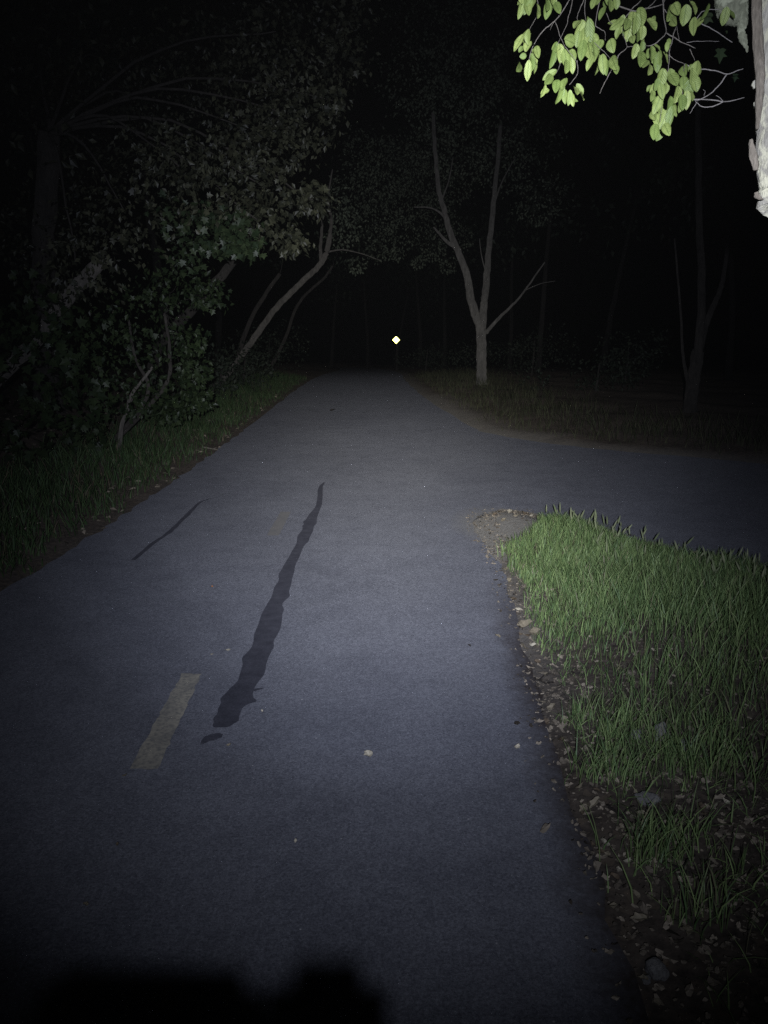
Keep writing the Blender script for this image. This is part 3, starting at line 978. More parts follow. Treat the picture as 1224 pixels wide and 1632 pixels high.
# leaning trees at the left which arch over the trail
b = on_ground(G(335, 632))
Z = b[1] * math.cos(TH) + (EYE - b[2]) * math.sin(TH)
make_tree('leaning_tree', 'grey tree leaning right over the trail, with a pale bend near its top', b,
    [('trunk', [b, W(366, 592, Z), W(400, 546, Z - .2), W(436, 496, Z - .4), W(460, 470, Z - .5), W(487, 444, Z - .6), W(510, 422, Z - .7), W(521, 400, Z - .8), W(526, 375, Z - .8)], .085, .06),
     ('limb', [W(525, 380, Z - .8), W(528, 350, Z - .8), W(523, 315, Z - .8), W(530, 270, Z - .8)], .045, .015),
     ('branch', [W(512, 420, Z - .7), W(511, 395, Z - .7), W(513, 365, Z - .7), W(514, 330, Z - .8)], .05, .025),
     ('branch', [W(521, 402, Z - .7), W(545, 398, Z - .4), W(575, 404, Z - .2), W(606, 415, Z)], .022, .006)],
    [(W(px_, py_, z_), r_) for px_, py_, z_, r_ in [(600, 350, 27, .9), (640, 372, 28, .8), (690, 395, 29, .6), (650, 320, 28, 1.0), (600, 400, 26, .45), (560, 310, 24, .9), (715, 422, 30, .4), (668, 418, 29, .3), (548, 372, 22, .5),
      (620, 260, 27, 1.2), (700, 350, 29, .8), (568, 422, 24, .35), (600, 300, 26, 1.0), (680, 300, 29, 1.0), (535, 330, 21, .6), (632, 405, 27, .3), (735, 380, 30, .6), (660, 240, 29, 1.1), (585, 240, 26, 1.0), (720, 300, 30, .9)]],
    'canopy_leaf', 'grey_bark', 420, .095, droop=.7, limbs=False)
b = on_ground(G(418, 608))
Z = b[1] * math.cos(TH) + (EYE - b[2]) * math.sin(TH)
make_tree('leaning_tree', 'thinner dark tree leaning right just beneath the grey leaning tree', b,
    [('trunk', [b, W(440, 570, Z), W(458, 530, Z - .5), W(467, 502, Z - .8), W(480, 478, Z - 1), W(497, 460, Z - 1.3), W(516, 444, Z - 1.6), W(530, 424, Z - 1.8)], .06, .032)],
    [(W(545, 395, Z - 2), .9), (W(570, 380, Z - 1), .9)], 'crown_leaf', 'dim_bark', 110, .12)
b = on_ground(G(372, 625))
Z = b[1] * math.cos(TH) + (EYE - b[2]) * math.sin(TH)
make_tree('leaning_tree', 'faint dark trunk leaning right, left of the grey leaning tree', b,
    [('trunk', [b, W(382, 560, Z), W(400, 508, Z - .3), W(425, 466, Z - .8), W(446, 436, Z - 1)], .07, .045)],
    [(W(470, 350, Z - 1), .9), (W(430, 330, Z), 1.0)], 'crown_leaf', 'dim_bark', 90, .12)
b = on_ground((-4.6, 14.5))
Z = 14
make_tree('leaning_tree', 'thick mossy trunk leaning right behind the leafy left bush', b,
    [('trunk', [b, W(250, 560, Z), W(280, 522, Z - .2), W(309, 490, Z - .5), W(345, 450, Z - .8), W(400, 380, Z - 1)], .11, .07)],
    [(W(420, 330, Z - 1), .8), (W(380, 270, Z), .9)], 'far_leaf', 'dim_bark', 90, .14)
b = on_ground((-6.3, 10.5))
Z = 10.2
make_tree('leaning_tree', 'pale leaning trunk showing through the dark leaves at the far left', b,
    [('trunk', [b, W(40, 560, Z), W(98, 486, Z), W(128, 452, Z), W(155, 424, Z), W(166, 408, Z)], .11, .085)],
    [(W(200, 60, Z + 1), 1.0), (W(100, 40, Z + 1), 1.0), (W(40, 200, Z), .9)], 'far_leaf', 'grey_bark', 80, .13, limbs=False)

# leafy maple whose branches hang over the left half of the trail
b = on_ground((-5.6, 12.6))
def CL(lst): return [(W(px, py, Z), r) for px, py, Z, r in lst]
mc = CL([(380, 200, 9.8, .42), (475, 120, 10.3, .5), (425, 300, 9.4, .5), (335, 310, 8.8, .42), (285, 265, 9.2, .42), (440, 240, 9.6, .45), (200, 340, 9.6, .7), (500, 200, 10.2, .36),
         (500, 320, 9.6, .24), (465, 385, 9.6, .2), (250, 160, 13, .9), (120, 260, 14, 1.0), (440, 50, 10.8, .6), (330, 90, 12.5, .8), (180, 110, 15, 1.1), (60, 380, 13, .9), (60, 130, 15, 1.2),
         (545, 90, 11, .4), (530, 160, 10.6, .25), (390, 120, 10.5, .5), (410, 350, 9.3, .35), (540, 20, 11.3, .5), (120, 420, 9.6, .6), (360, 250, 9.3, .4), (450, 180, 10, .4), (250, 240, 9.6, .5)])
root = make_tree('maple_tree', 'leafy maple with greyish leaves hanging high over the left of the trail', b,
    [('trunk', [b, b + np.array([.1, -.1, 1.2]), b + np.array([.3, -.3, 2.6]), b + np.array([.7, -.7, 4.2])], .22, .15)],
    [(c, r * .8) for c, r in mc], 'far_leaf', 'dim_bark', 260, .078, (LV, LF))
mb = MB()
crown_clumps(mb, [(c, r * 1.25) for c, r in mc], 420, .075, DV, DF, .6, .35)
mb.build('outer_leaves', M['far_leaf'], root)
mb = MB()
crown_clumps(mb, CL([(400, 398, 8.6, .17), (378, 388, 8.6, .20), (340, 385, 8.7, .28), (300, 395, 8.8, .34), (345, 350, 8.7, .28), (280, 350, 8.9, .3), (385, 360, 8.6, .2)]), 300, .07, LV, LF, .6, .1)
mb.build('hanging_leaves', M['green_leaf'], root)

# bush below it
b = on_ground((-3.95, 10.6))
bc = CL([(285, 450, 9.6, .42), (225, 500, 9.6, .5), (305, 545, 9.3, .22), (270, 580, 9.6, .38), (310, 595, 9.4, .22), (240, 635, 9.7, .28), (318, 635, 9.8, .16), (160, 560, 9.3, .5), (300, 640, 9.7, .2), (270, 655, 9.7, .2), (330, 470, 9.8, .25), (190, 630, 9.6, .35)])
root = make_tree('leafy_bush', 'tall dark green bush of lobed leaves on the left verge', b,
    [('stem', [b, W(260, 620, 9.7), W(270, 560, 9.6), W(262, 500, 9.6)], .03, .015), ('stem', [b, W(235, 630, 9.6), W(215, 570, 9.6), W(205, 510, 9.6)], .03, .012)],
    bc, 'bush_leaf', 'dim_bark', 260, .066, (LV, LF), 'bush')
mb = MB()
crown_clumps(mb, [(c, r * 1.15) for c, r in bc], 420, .07, DV, DF, .5, .3)
mb.build('small_leaves', M['bush_leaf'], root)
b = on_ground((-5.3, 8.6))
make_tree('leafy_bush', 'black mass of bush at the left edge, barely lit', b,
    [('stem', [b, b + np.array([0, 0, .7]), b + np.array([-.2, .1, 1.5])], .03, .012)],
    CL([(50, 590, 8.6, .6), (110, 640, 8.8, .45), (40, 690, 8.2, .4), (90, 540, 8.8, .5), (20, 500, 8.8, .6), (140, 690, 9.2, .25)]), 'bush_leaf', 'dim_bark', 260, .10, (LV, LF), 'bush')
# bare pale sapling
b = on_ground(G(189, 696))
Z = b[1] * math.cos(TH) + (EYE - b[2]) * math.sin(TH) - 2.6
b = on_ground((W(189, 696, Z)[0], W(189, 696, Z)[1]), .05)
make_tree('sapling', 'thin bare pale stem bending right at the foot of the left bush', b,
    [('trunk', [b, W(193, 682, Z), W(203, 655, Z), W(206, 638, Z - .1), W(214, 622, Z - .2), W(232, 600, Z - .3), W(243, 585, Z - .3)], .028, .014),
     ('branch', [W(205, 645, Z), W(214, 632, Z + .1), W(222, 626, Z + .1)], .014, .006)], None, 'far_leaf', 'grey_bark', cat='sapling')

# woods behind: tall thin trees, each one its own
wood = [(-1.2, 57, 'behind the sign'), (.9, 62, 'behind the sign'), (2.6, 55, 'behind the sign'), (3.9, 50, 'behind the sign'), (-3.6, 52, 'behind the sign'),
        (6.2, 38, 'right'), (8.8, 31, 'right'), (5.6, 28, 'right'), (10.8, 24, 'right'), (12.5, 18.5, 'right'),
        (-7.2, 33, 'left'), (-6.2, 22, 'left'), (-8.8, 17.5, 'left'), (-9.5, 12.0, 'left')]
wl = {'behind the sign': ('faint thin trunk in the dark woods beyond the yellow sign', 'thin trees beyond the sign'),
      'right': ('faint tree in the black woods beyond the right verge', 'trees in the right woods'),
      'left': ('faint tree in the black woods behind the left bushes', 'trees in the left woods')}
for x, y, where in wood:
    b = on_ground((x, y))
    hgt = random.uniform(7, 10)
    dx, dy = random.gauss(0, .5), random.gauss(0, .5)
    top = b + np.array([dx, dy, hgt * .75])
    crown = [(b + np.array([dx + random.gauss(0, 1.3), dy + random.gauss(0, 1.3), hgt * random.uniform(.6, 1.05)]), random.uniform(.9, 1.5)) for _ in range(6)]
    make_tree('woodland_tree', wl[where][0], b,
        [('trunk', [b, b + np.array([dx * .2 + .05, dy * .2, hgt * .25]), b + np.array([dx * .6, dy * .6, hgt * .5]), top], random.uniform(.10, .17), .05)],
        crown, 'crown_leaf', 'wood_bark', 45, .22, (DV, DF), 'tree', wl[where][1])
def undergrowth(x, y, r, label, m='bush_leaf'):
    b = on_ground((x, y))
    cl = [(b + np.array([random.gauss(0, r * .6), random.gauss(0, r * .5), r * random.uniform(.4, 1.1)]), r * random.uniform(.4, .65)) for _ in range(6)]
    make_tree('shrub', label, b, [('stem', [b, b + np.array([.05, 0, r * .5]), b + np.array([.1, .1, r])], .03, .012)], cl, m, 'dim_bark', 240, .09, (DV, DF), 'shrub')
undergrowth(2.0, 37, 1.1, 'dim shrub on the verge right of the yellow sign', 'crown_leaf')
undergrowth(3.6, 29, .9, 'low dark shrub behind the forked tree trunk', 'crown_leaf')
undergrowth(-4.4, 29, 1.3, 'black shrub behind the leaning trees', 'crown_leaf')
undergrowth(-4.0, 18.5, .9, 'low dark shrub at the foot of the leaning trees', 'crown_leaf')
undergrowth(-3.75, 20.2, 1.0, 'dark shrub hiding the lower trunks of the leaning trees', 'crown_leaf')
undergrowth(-3.7, 16.3, .8, 'dark shrub on the left verge in front of the leaning trees', 'crown_leaf')
undergrowth(6.6, 21.0, 1.2, 'dim leafy shrub at the edge of the woods right of the forked tree', 'crown_leaf')
undergrowth(5.2, 27.0, 1.3, 'dim leafy shrub deeper in the woods right of the forked tree', 'crown_leaf')
undergrowth(5.4, 19.5, .8, 'low dim shrub on the far verge between the two forked trees', 'crown_leaf')

# ------------------------------------------------------------------ overhanging tree at upper right
ZN = 2.55
tb = on_ground((2.15, 2.9), .1)
root = empty('overhanging_tree', tuple(tb), 'near tree with pale lichened broken limb and hanging yellow green leaf sprays', 'tree')
mb = MB()
s = smooth_path([tb, tb + np.array([.02, 0, .8]), tb + np.array([-.03, .02, 1.8]), tb + np.array([-.12, 0, 2.9]), tb + np.array([-.3, -.1, 4.2])], 6, .008)
mb.tube(s, taper(.17, .11, len(s), .08), 16, .05)
mb.build('trunk', M['grey_bark'], root, True)
# limb over the trail, above the frame
LIMB = [tb + np.array([-.13, 0, 2.8]), W(1290, -150, 2.75), W(1180, -130, 2.7), W(1060, -110, 2.6), W(950, -95, 2.55), W(860, -80, 2.5), W(780, -70, 2.45)]
mb = MB()
s = smooth_path(LIMB, 6, .004)
mb.tube(s, taper(.06, .010, len(s)), 10, .08)
mb.build('limb', M['pale_bark'], root, True)
# broken limb hanging down along the right edge of the picture
bp = [W(1262, -160, 2.62), W(1249, -60, 2.62), W(1244, 20, 2.6), W(1245, 90, 2.6), W(1247, 170, 2.6), W(1246, 230, 2.6), W(1248, 280, 2.6), W(1249, 305, 2.6), W(1248, 318, 2.6), W(1246, 328, 2.6), W(1244, 337, 2.6)]
mb = MB()
s = smooth_path(bp, 5, .0015)
rr = list(np.interp(np.linspace(0, 1, len(s)), [0, .2, .5, .66, .72, .80, .86, .93, 1], [.088, .085, .080, .078, .083, .076, .083, .068, .020]))
mb.tube(s, rr, 28, .045)
bl = mb.build('broken_limb', M['pale_bark'], root, True)
bl['label'] = 'pale lichened broken limb end at the right edge'
def flake(pts, name, m, wid, parent):
    mb = MB()
    P = smooth_path(pts, 4, .001)
    n = len(P)
    V = []
    for i, p in enumerate(P):
        w = np.interp(i / (n - 1), np.linspace(0, 1, len(wid)), wid) / 2
        for sx, dy in ((-1, .004), (-.3, -.006), (.4, -.007), (1, .003)):
            V.append(p + np.array([sx * w * random.uniform(.85, 1.15), dy, 0]))
        for sx, dy in ((1, .012), (-1, .013)):
            V.append(p + np.array([sx * w * .95, dy, 0]))
    Fs = []
    for i in range(n - 1):
        for k in range(6):
            Fs.append((i * 6 + k, i * 6 + (k + 1) % 6, (i + 1) * 6 + (k + 1) % 6, (i + 1) * 6 + k))
    Fs += [tuple(range(6))[::-1], tuple((n - 1) * 6 + k for k in range(6))]
    mb.add(V, Fs)
    o = mb.build(name, M[m], parent, True)
    return o
bark2 = m_bark('brown_bark_strip', (.16, .135, .10), (.30, .26, .20), 26, .2)
M['brown_strip'] = bark2
flk = [('bark_flake', [(1197, 222), (1200, 238), (1204, 258), (1206, 271)], [.006, .018, .028, .022, .012], 2.56, 'brown_strip'),
       ('bark_flake', [(1207, -10), (1209, 60), (1213, 120), (1211, 170), (1208, 205)], [.03, .036, .030, .022, .006], 2.53, 'brown_strip'),
       ('bark_flake', [(1203, 128), (1202, 134), (1204, 140)], [.005, .012, .006], 2.55, 'pale_bark'),
       ('bark_flake', [(1204, 162), (1205, 167), (1207, 172)], [.004, .010, .004], 2.55, 'pale_bark'),
       ('bark_flake', [(1206, 306), (1209, 313), (1214, 318)], [.006, .022, .014], 2.54, 'brown_strip')]
blt = np.array(root.matrix_world.translation)
for nm, px, wd, z_, mm in flk:
    o = flake([W(x, y, z_) for x, y in px], nm, mm, wd, root)
    o.parent = bl
# pale grey torn stub hanging left of the broken limb
mb = MB()
s = smooth_path([W(1180, -90, 2.75), W(1170, -30, 2.74), W(1168, 0, 2.73), W(1172, 20, 2.72), W(1183, 35, 2.72), W(1181, 48, 2.72), W(1184, 61, 2.72), W(1188, 72, 2.72), W(1191, 83, 2.72)], 5, .002)
mb.tube(s, list(np.interp(np.linspace(0, 1, len(s)), np.linspace(0, 1, 9), [.075, .066, .060, .048, .022, .011, .014, .008, .002])), 14, .14)
o = mb.build('dead_stub', M['moss_bark'], root, True)
o['label'] = 'grey green torn stub tapering downward beside the broken limb'
# twigs
def zp(x, y): return (800 + x / 2.887, y / 2.887)
tw = [([(310, -60), (310, 0), (245, 95), (190, 140), (150, 200), (130, 250)], 1), ([(245, 95), (265, 160), (290, 215)], .7), ([(330, -20), (310, 60), (295, 120), (255, 205)], .7), ([(160, -40), (165, 30), (160, 75), (125, 140)], .7),
      ([(380, -60), (375, 0), (350, 60), (345, 95)], .8), ([(390, -40), (380, 30), (385, 95)], .7), ([(455, -60), (450, 0), (430, 110), (445, 128), (475, 150), (475, 185)], .8), ([(480, 60), (500, 105), (530, 130)], .5),
      ([(520, 20), (600, 50), (660, 40), (740, 18), (760, -50)], 1.3), ([(650, -60), (640, 0), (600, 40), (565, 90), (555, 150), (575, 215), (540, 250)], 1), ([(742, -60), (740, 0), (745, 80), (755, 150), (700, 205), (660, 210)], 1.3),
      ([(755, 150), (800, 178), (830, 195), (890, 222)], 1), ([(800, 120), (780, 200), (770, 250), (790, 270), (840, 295)], .9), ([(745, 40), (760, 60), (800, 110), (815, 180)], .8), ([(500, 330), (465, 395), (450, 430)], .7),
      ([(345, 280), (348, 340), (310, 390)], .7), ([(268, 290), (262, 310), (250, 340)], .6), ([(865, 225), (875, 250), (890, 280)], .7), ([(540, 250), (520, 290), (500, 330)], .7), ([(575, 215), (600, 215), (640, 230)], .6),
      ([(770, 250), (765, 320), (740, 390), (735, 470), (728, 560)], .8), ([(840, 295), (835, 350), (830, 420), (840, 470)], .7), ([(290, 215), (310, 240), (345, 285)], .6), ([(130, 250), (122, 285), (118, 300)], .5), ([(245, 95), (228, 120), (222, 138)], .5),
      ([(345, 95), (380, 150), (420, 190), (470, 240), (500, 270)], .7), ([(860, -40), (865, 5), (880, 30), (862, 70)], .7), ([(570, 90), (600, 110), (620, 130)], .5), ([(720, -20), (690, 20), (640, 60), (600, 70)], .8), ([(100, -40), (110, 0), (120, 30)], .7), ([(230, -40), (225, 0), (235, 20)], .6), ([(480, -30), (500, 0), (520, 10)], .6)]
mb = MB()
_tz = {}
for k, (pts, r) in enumerate(tw):
    z0 = ZN + .12 * math.sin(k * 2.1)
    s = smooth_path([W(*zp(x, y), ZN + .06 * math.sin(.013 * x + .5) + .05 * math.sin(.02 * y)) for x, y in pts], 4, .0012)
    mb.tube(s, taper(.0020 * r, .0009 * r, len(s)), 6, .12)
mb.build('twigs', M['twig'], root, True)
mb = MB()
for pts, r in [([(880, 85), (910, 105), (970, 135), (1060, 195)], 1.0), ([(840, 295), (880, 312), (920, 318), (980, 325), (1035, 342), (1072, 328), (1110, 316)], 1.15), ([(1035, 342), (1000, 390), (960, 430), (910, 458), (880, 458)], 1.1),
               ([(850, 450), (880, 456), (960, 458), (1020, 468), (1070, 460), (1115, 449)], 1.15), ([(1020, 468), (970, 490), (920, 490), (890, 465)], 1.0), ([(900, 465), (880, 498), (865, 522)], .6), ([(1020, 468), (1000, 448), (985, 440)], .5),
               ([(890, 95), (920, 55), (960, 44), (1010, 42)], .8), ([(930, 440), (935, 420), (925, 412)], .4), ([(850, 195), (920, 190), (1000, 190)], .4)]:
    s = smooth_path([W(*zp(x, y), ZN + .05) for x, y in pts], 4, .001)
    mb.tube(s, taper(.0020 * r, .0010 * r, len(s)), 6, .12)
mb.build('bare_twigs', M['pale_twig'], root, True)
# leaves: (x, y, length, width, lean) in the enlarged crop, all hanging
lv = [(85,45,75,35,-10),(118,40,70,35,10),(140,15,60,35,-20),(165,50,80,35,0),(210,45,80,42,-10),(255,35,70,36,15),(100,10,60,40,-20),(125,5,60,36,15),(90,-15,70,40,0),(230,-15,70,40,10),
      (78,195,90,36,-30),(120,170,65,36,0),(118,212,55,40,-25),(162,238,75,34,5),(97,258,32,28,-80),(78,310,85,40,-25),(120,325,85,38,0),(138,285,70,32,10),(105,160,50,30,-40),
      (237,255,105,40,-10),(268,245,85,40,5),(295,270,90,40,10),(325,255,70,38,10),(297,305,75,38,-5),(322,300,70,32,10),(255,225,50,35,-30),(315,192,62,48,80),
      (355,140,80,45,-20),(405,140,90,45,10),(380,170,90,45,0),(370,230,95,45,-10),(400,230,95,45,5),(425,225,75,40,20),(345,110,60,35,-40),(410,200,80,45,10),(385,120,70,45,-5),(350,180,70,40,-10),
      (405,290,75,34,-25),(440,300,80,40,0),(465,295,85,40,5),(480,310,70,30,0),(515,290,95,45,5),(505,210,65,50,10),(450,205,50,35,-20),(525,320,50,30,0),(430,255,60,36,-20),
      (215,365,75,40,-35),(190,420,55,26,-15),(250,395,70,38,-10),(285,385,60,40,-20),(262,440,70,36,-10),(290,445,60,30,0),(310,450,60,28,0),(325,460,55,25,5),(340,415,75,40,5),(368,443,55,34,20),(275,415,60,34,5),
      (640,75,95,50,5),(600,90,80,50,-10),(585,145,85,45,-10),(620,155,80,45,10),(645,150,60,40,0),(690,110,75,40,30),(530,110,80,40,-50),(535,150,50,30,-20),(600,180,50,35,0),(615,110,80,46,0),(575,110,70,42,-20),
      (420,15,50,30,-20),(460,60,80,30,-25),(500,25,60,35,0),(525,15,50,35,10),(490,-10,70,40,0),(440,-10,70,36,-10),(842,70,85,58,0),(882,120,90,40,-5),(880,35,65,42,30),(775,60,85,50,-20),(790,100,70,40,0),(800,40,70,45,10),
      (935,55,70,35,-20),(1025,75,75,40,0),(612,235,65,42,-10),(640,270,95,45,-10),(645,215,40,30,0),(690,245,60,40,10),(715,290,80,40,5),(680,320,85,40,-20),(700,265,50,40,0),(755,265,70,35,20),(760,215,45,22,0),(725,265,60,40,0),(715,220,40,30,60),
      (733,360,85,55,-10),(695,405,50,28,-30),(692,440,60,28,-15),(735,420,70,40,10),(712,390,50,35,0),(790,365,85,48,10),(838,325,65,50,-5),(895,320,70,55,0),(890,385,75,45,10),(860,410,80,45,10),(835,380,60,40,0),(805,435,75,45,-10),(830,470,75,40,0),
      (850,460,75,40,5),(820,490,50,30,0),(870,440,70,35,5),(875,350,70,45,0),(715,480,85,40,-20),(700,525,80,40,-10),(715,555,70,35,15),(770,485,80,40,10),(772,540,85,38,0),(745,550,80,40,-15),(702,605,80,42,-10),(758,595,75,45,10),(735,530,70,40,10),(725,500,60,36,0)]
lv += [(x + rng.normal(0, 16), y + rng.normal(0, 14) - 10, L * rng.uniform(.7, 1.0), w * rng.uniform(.7, 1.0), lean + rng.normal(0, 25)) for x, y, L, w, lean in lv if rng.random() < .45]
n_front = 124
P, D, N, S1, S2 = [], [], [], [], []
right = np.array([1, 0, 0]); upv = np.array([0, math.sin(TH), math.cos(TH)])
for i, (x, y, L, w, lean) in enumerate(lv):
    a = R(lean)
    px, py = zp(x, y)
    Z = ZN + .05 * math.sin(.013 * x + .5) - .03 + .07 * (rng.random() - .5) + (.07 if i >= n_front else 0)
    Lm = L / 2.887 / F * Z * rng.uniform(1.0, 1.12)
    wm = w / 2.887 / F * Z / .64 * rng.uniform(.9, 1.06)
    d = math.sin(a) * right - math.cos(a) * upv + np.array([0, 1, 0]) * rng.normal(0, .35)
    c = W(px, py, Z)
    P.append(c - d / np.linalg.norm(d) * Lm / 2); D.append(d)
    N.append(np.array([rng.normal(0, .55), -1, .15 + rng.normal(0, .45)]))
    S1.append(Lm); S2.append(wm)
mb = MB()
mb.scatter(OV, OF, np.array(P), np.array(D), np.array(N), S1, S2)
fo = mb.build('foliage', M['near_leaf'], root, True)
at = fo.data.attributes.new('leaf_uv', 'FLOAT_VECTOR', 'POINT')
at.data.foreach_set('vector', np.tile(np.array(OV), (len(P), 1)).astype(np.float32).ravel())
# the smaller lobed leaves in the gap beside the stub
mb = MB()
q = np.array([W(1148, 78, 2.9), W(1155, 30, 2.95), W(1130, 20, 2.9), W(1172, 118, 2.9)])
mb.scatter(LV, LF, q, np.array([[.1, .1, -1], [.3, 0, -1], [-.3, 0, -1], [0, 0, -1]]), np.array([[.3, -1, .2]] * 4), [.052, .055, .05, .03])
mb.build('lobed_leaves', M['green_leaf'], root)
# rest of the crown above the frame
mb = MB()
n = 900
c = np.array(tb) + np.array([-.6, .2, 4.3])
u = unit(n)
u[:, 2] = np.abs(u[:, 2]) * .8 + .05
mb.scatter(OV, OF, c + u * np.array([1.6, 1.3, 1.0]) * (.5 + .5 * rng.random((n, 1))), unit(n) + np.array([0, 0, -.8]), unit(n), rng.uniform(.05, .075, n))
mb.build('crown', M['near_leaf'], root)

# ------------------------------------------------------------------ trail sign
SZ = 44.0
sx = W(632, 560, SZ)[0]
sb = on_ground((sx, 43.5), .3)
t = empty('trail_sign', tuple(sb), 'bright yellow reflective diamond sign on a post far down the trail', 'sign')
top = W(630, 543, SZ)
top[0] = sx - .05
mb = MB()
mb.tube([(sx, 43.5, sb[2]), (sx, 43.5, top[2] + .12)], .03, 8)
mb.build('post', M['dim_bark'], t)
mb = MB()
hd = .205
yy = 43.44
mb.add([(top[0], yy, top[2] + hd), (top[0] - hd, yy, top[2]), (top[0], yy, top[2] - hd), (top[0] + hd, yy, top[2]),
        (top[0], yy + .02, top[2] + hd), (top[0] - hd, yy + .02, top[2]), (top[0], yy + .02, top[2] - hd), (top[0] + hd, yy + .02, top[2])],
       [(0, 1, 2, 3), (7, 6, 5, 4), (0, 4, 5, 1), (1, 5, 6, 2), (2, 6, 7, 3), (3, 7, 4, 0)])
mb.build('sign_panel', M['retro'], t)

# ------------------------------------------------------------------ the rider's bicycle front (just below the frame; its unseen bags are shaped to shade the bottom)
bz = .865
bk = empty('bicycle', (-.15, .42, 0), 'black bicycle handlebar just below the picture, shading the asphalt at the bottom', 'bicycle')
mb = MB()
s = smooth_path([(-.50, .405, bz - .022), (-.38, .412, bz - .02), (-.25, .418, bz - .02), (-.15, .42, bz - .02), (-.05, .418, bz - .02), (.08, .412, bz - .02), (.20, .405, bz - .022)], 5)
mb.tube(s, .013, 10)
mb.build('handlebar', M['black_metal'], bk, True)
mb = MB(); mb.tube([(-.15, .42, bz - .005), (-.15, .34, bz - .10), (-.15, .33, bz - .16)], .018, 10); mb.build('stem', M['black_metal'], bk, True)
mb = MB(); mb.tube([(-.15, .33, bz - .14), (-.15, .40, bz - .36)], .022, 12); mb.build('head_tube', M['black_metal'], bk, True)
for sx_ in (-.055, .055):
    mb = MB(); mb.tube([(-.15 + sx_ * .6, .40, bz - .36), (-.15 + sx_, .44, .55), (-.15 + sx_, .52, .34)], [.014, .013, .010], 8); mb.build('fork_blade', M['black_metal'], bk, True)
mb = MB()
ring = [(-.15, .52 + .31 * math.cos(a), .34 + .31 * math.sin(a)) for a in np.linspace(0, 2 * PI, 41)]
mb.tube(ring, .022, 8, cap=False)
mb.build('wheel', M['black'], bk, True)
def soft_box(name, lo, hi, bev, label, cat):
    bm = bmesh.new()
    bmesh.ops.create_cube(bm, size=1)
    for v in bm.verts:
        v.co = Vector((v.co.x * (hi[0] - lo[0]), v.co.y * (hi[1] - lo[1]), v.co.z * (hi[2] - lo[2])))
    bmesh.ops.bevel(bm, geom=bm.edges[:], offset=bev, segments=4, affect='EDGES')
    me = bpy.data.meshes.new(name); bm.to_mesh(me); bm.free(); me.materials.append(M['black'])
    o = bpy.data.objects.new(name, me)
    o.location = tuple((a + b) / 2 for a, b in zip(lo, hi))
    col.objects.link(o)
    tag(o, label, cat)
soft_box('shadow_bag', (-.315, .27, .76), (-.112, .402, .962), .02, 'unseen wide black bag below the picture, shaped to shadow the asphalt at the bottom', 'bag')  # out of frame, sized so its shadow makes the wide dark patch
soft_box('shadow_pouch', (-.106, .29, .74), (.003, .402, .973), .024, 'unseen narrow black pouch right of the wide bag, shaped to extend its shadow', 'pouch')  # added out of frame, its shadow makes the taller dark block

# ------------------------------------------------------------------ camera, lamp, sky
cam = bpy.data.cameras.new('camera')
cam.sensor_fit = 'VERTICAL'
cam.sensor_height = 36.0
cam.lens = 36.0 * F / 1632
cam.clip_start = .05
cam.clip_end = 500
co = bpy.data.objects.new('camera', cam)
co.location = (0, 0, EYE)
co.rotation_euler = (PI / 2 - TH, 0, 0)
col.objects.link(co)
sc.camera = co

# the rider's head lamp: one lamp with a measured beam profile (bright core, weak spill)
ld = bpy.data.lights.new('head_lamp', 'SPOT')
ld.energy = 1650
ld.color = (.97, .98, 1.0)
ld.spot_size = R(150)
ld.spot_blend = .2
ld.shadow_soft_size = .022
ld.use_nodes = True
nt = ld.node_tree
em = next(n for n in nt.nodes if n.type == 'EMISSION')
tc = nt.nodes.new('ShaderNodeTexCoord')
sep = nt.nodes.new('ShaderNodeSeparateXYZ')
nt.links.new(tc.outputs['Normal'], sep.inputs[0])
ab = node(nt, 'ShaderNodeMath', operation='ABSOLUTE'); nt.links.new(sep.outputs[2], ab.inputs[0])
ac = node(nt, 'ShaderNodeMath', operation='ARCCOSINE'); nt.links.new(ab.outputs[0], ac.inputs[0])
dv = node(nt, 'ShaderNodeMath', operation='DIVIDE'); nt.links.new(ac.outputs[0], dv.inputs[0]); dv.inputs[1].default_value = R(60)
fc = nt.nodes.new('ShaderNodeFloatCurve')
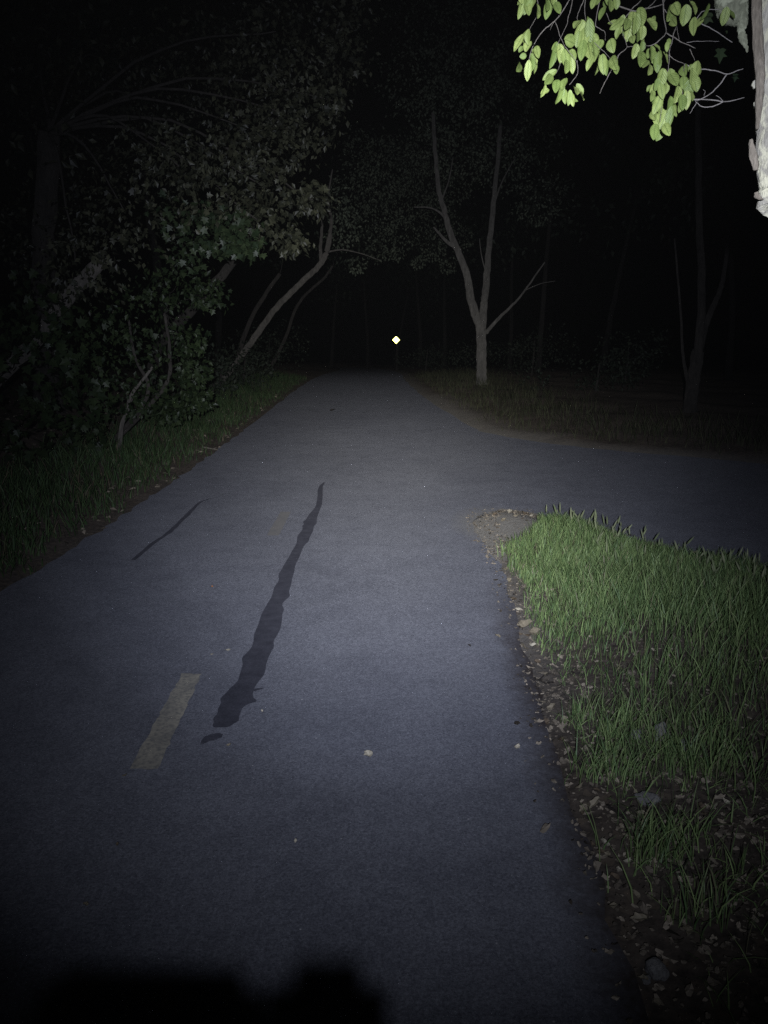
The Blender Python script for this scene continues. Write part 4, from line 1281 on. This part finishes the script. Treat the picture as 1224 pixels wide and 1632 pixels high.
PROFILE = [(0, 8.3), (2, 8.2), (3.5, 8.0), (5.9, 7.1), (8.2, 5.6), (10.6, 4.3), (15.4, 2.4), (18, 1.8), (20, 1.38), (22, .92), (24.7, .53), (29, .215), (33, .108), (37, .052), (40, .019), (42, .005), (45, .001), (60, 0)]
cv = fc.mapping.curves[0]
pts = [(a / 60, v / 10) for a, v in PROFILE]
cv.points[0].location = pts[0]
cv.points[1].location = pts[-1]
for p_ in pts[1:-1]:
    cv.points.new(*p_)
for p_ in cv.points: p_.handle_type = 'VECTOR'
fc.mapping.update()
nt.links.new(dv.outputs[0], fc.inputs['Value'])
nt.links.new(fc.outputs[0], em.inputs['Strength'])
# the spill of the white LED is a little bluer than its core
tint = ramp(nt, dv.outputs[0], [(.12, (1.0, 1.0, 1.0)), (.42, (.84, .90, 1.10))])
nt.links.new(tint, em.inputs['Color'])
lo = bpy.data.objects.new('head_lamp', ld)
lo.location = (0, -.35, 1.55)
lo.rotation_euler = (PI / 2 - R(1.5), 0, R(-0.8))
col.objects.link(lo)

hz = MB()
hz.box((-62, -8, -1.3), (62, 112, 16))
hm, hn, ho = mat('haze')
pv = hn.nodes.new('ShaderNodeVolumePrincipled')
pv.inputs['Color'].default_value = (.9, .92, .95, 1)
pv.inputs['Density'].default_value = 5.5e-4
pv.inputs['Anisotropy'].default_value = .85
hn.links.new(pv.outputs[0], ho.inputs['Volume'])
hzo = hz.build('haze', hm)
tag(hzo, 'thin damp night air catching the lamp beam', 'haze', kind='stuff')

w = bpy.data.worlds.new('World')
sc.world = w
w.use_nodes = True
nt = w.node_tree
bgn = nt.nodes['Background']
sky = nt.nodes.new('ShaderNodeTexSky')
sky.sky_type = 'NISHITA'
sky.sun_disc = False
sky.sun_elevation = R(-8)
sky.sun_rotation = R(200)
nt.links.new(sky.outputs[0], bgn.inputs[0])
bgn.inputs[1].default_value = .004

sc.view_settings.view_transform = 'Standard'
sc.view_settings.look = 'None'
sc.view_settings.exposure = 3.0
sc.view_settings.gamma = 1.0
sc.render.engine = 'CYCLES'
sc.cycles.max_bounces = 4
sc.cycles.diffuse_bounces = 2
sc.cycles.glossy_bounces = 2
sc.cycles.transmission_bounces = 2
sc.cycles.use_denoising = False
sc.cycles.volume_bounces = 0
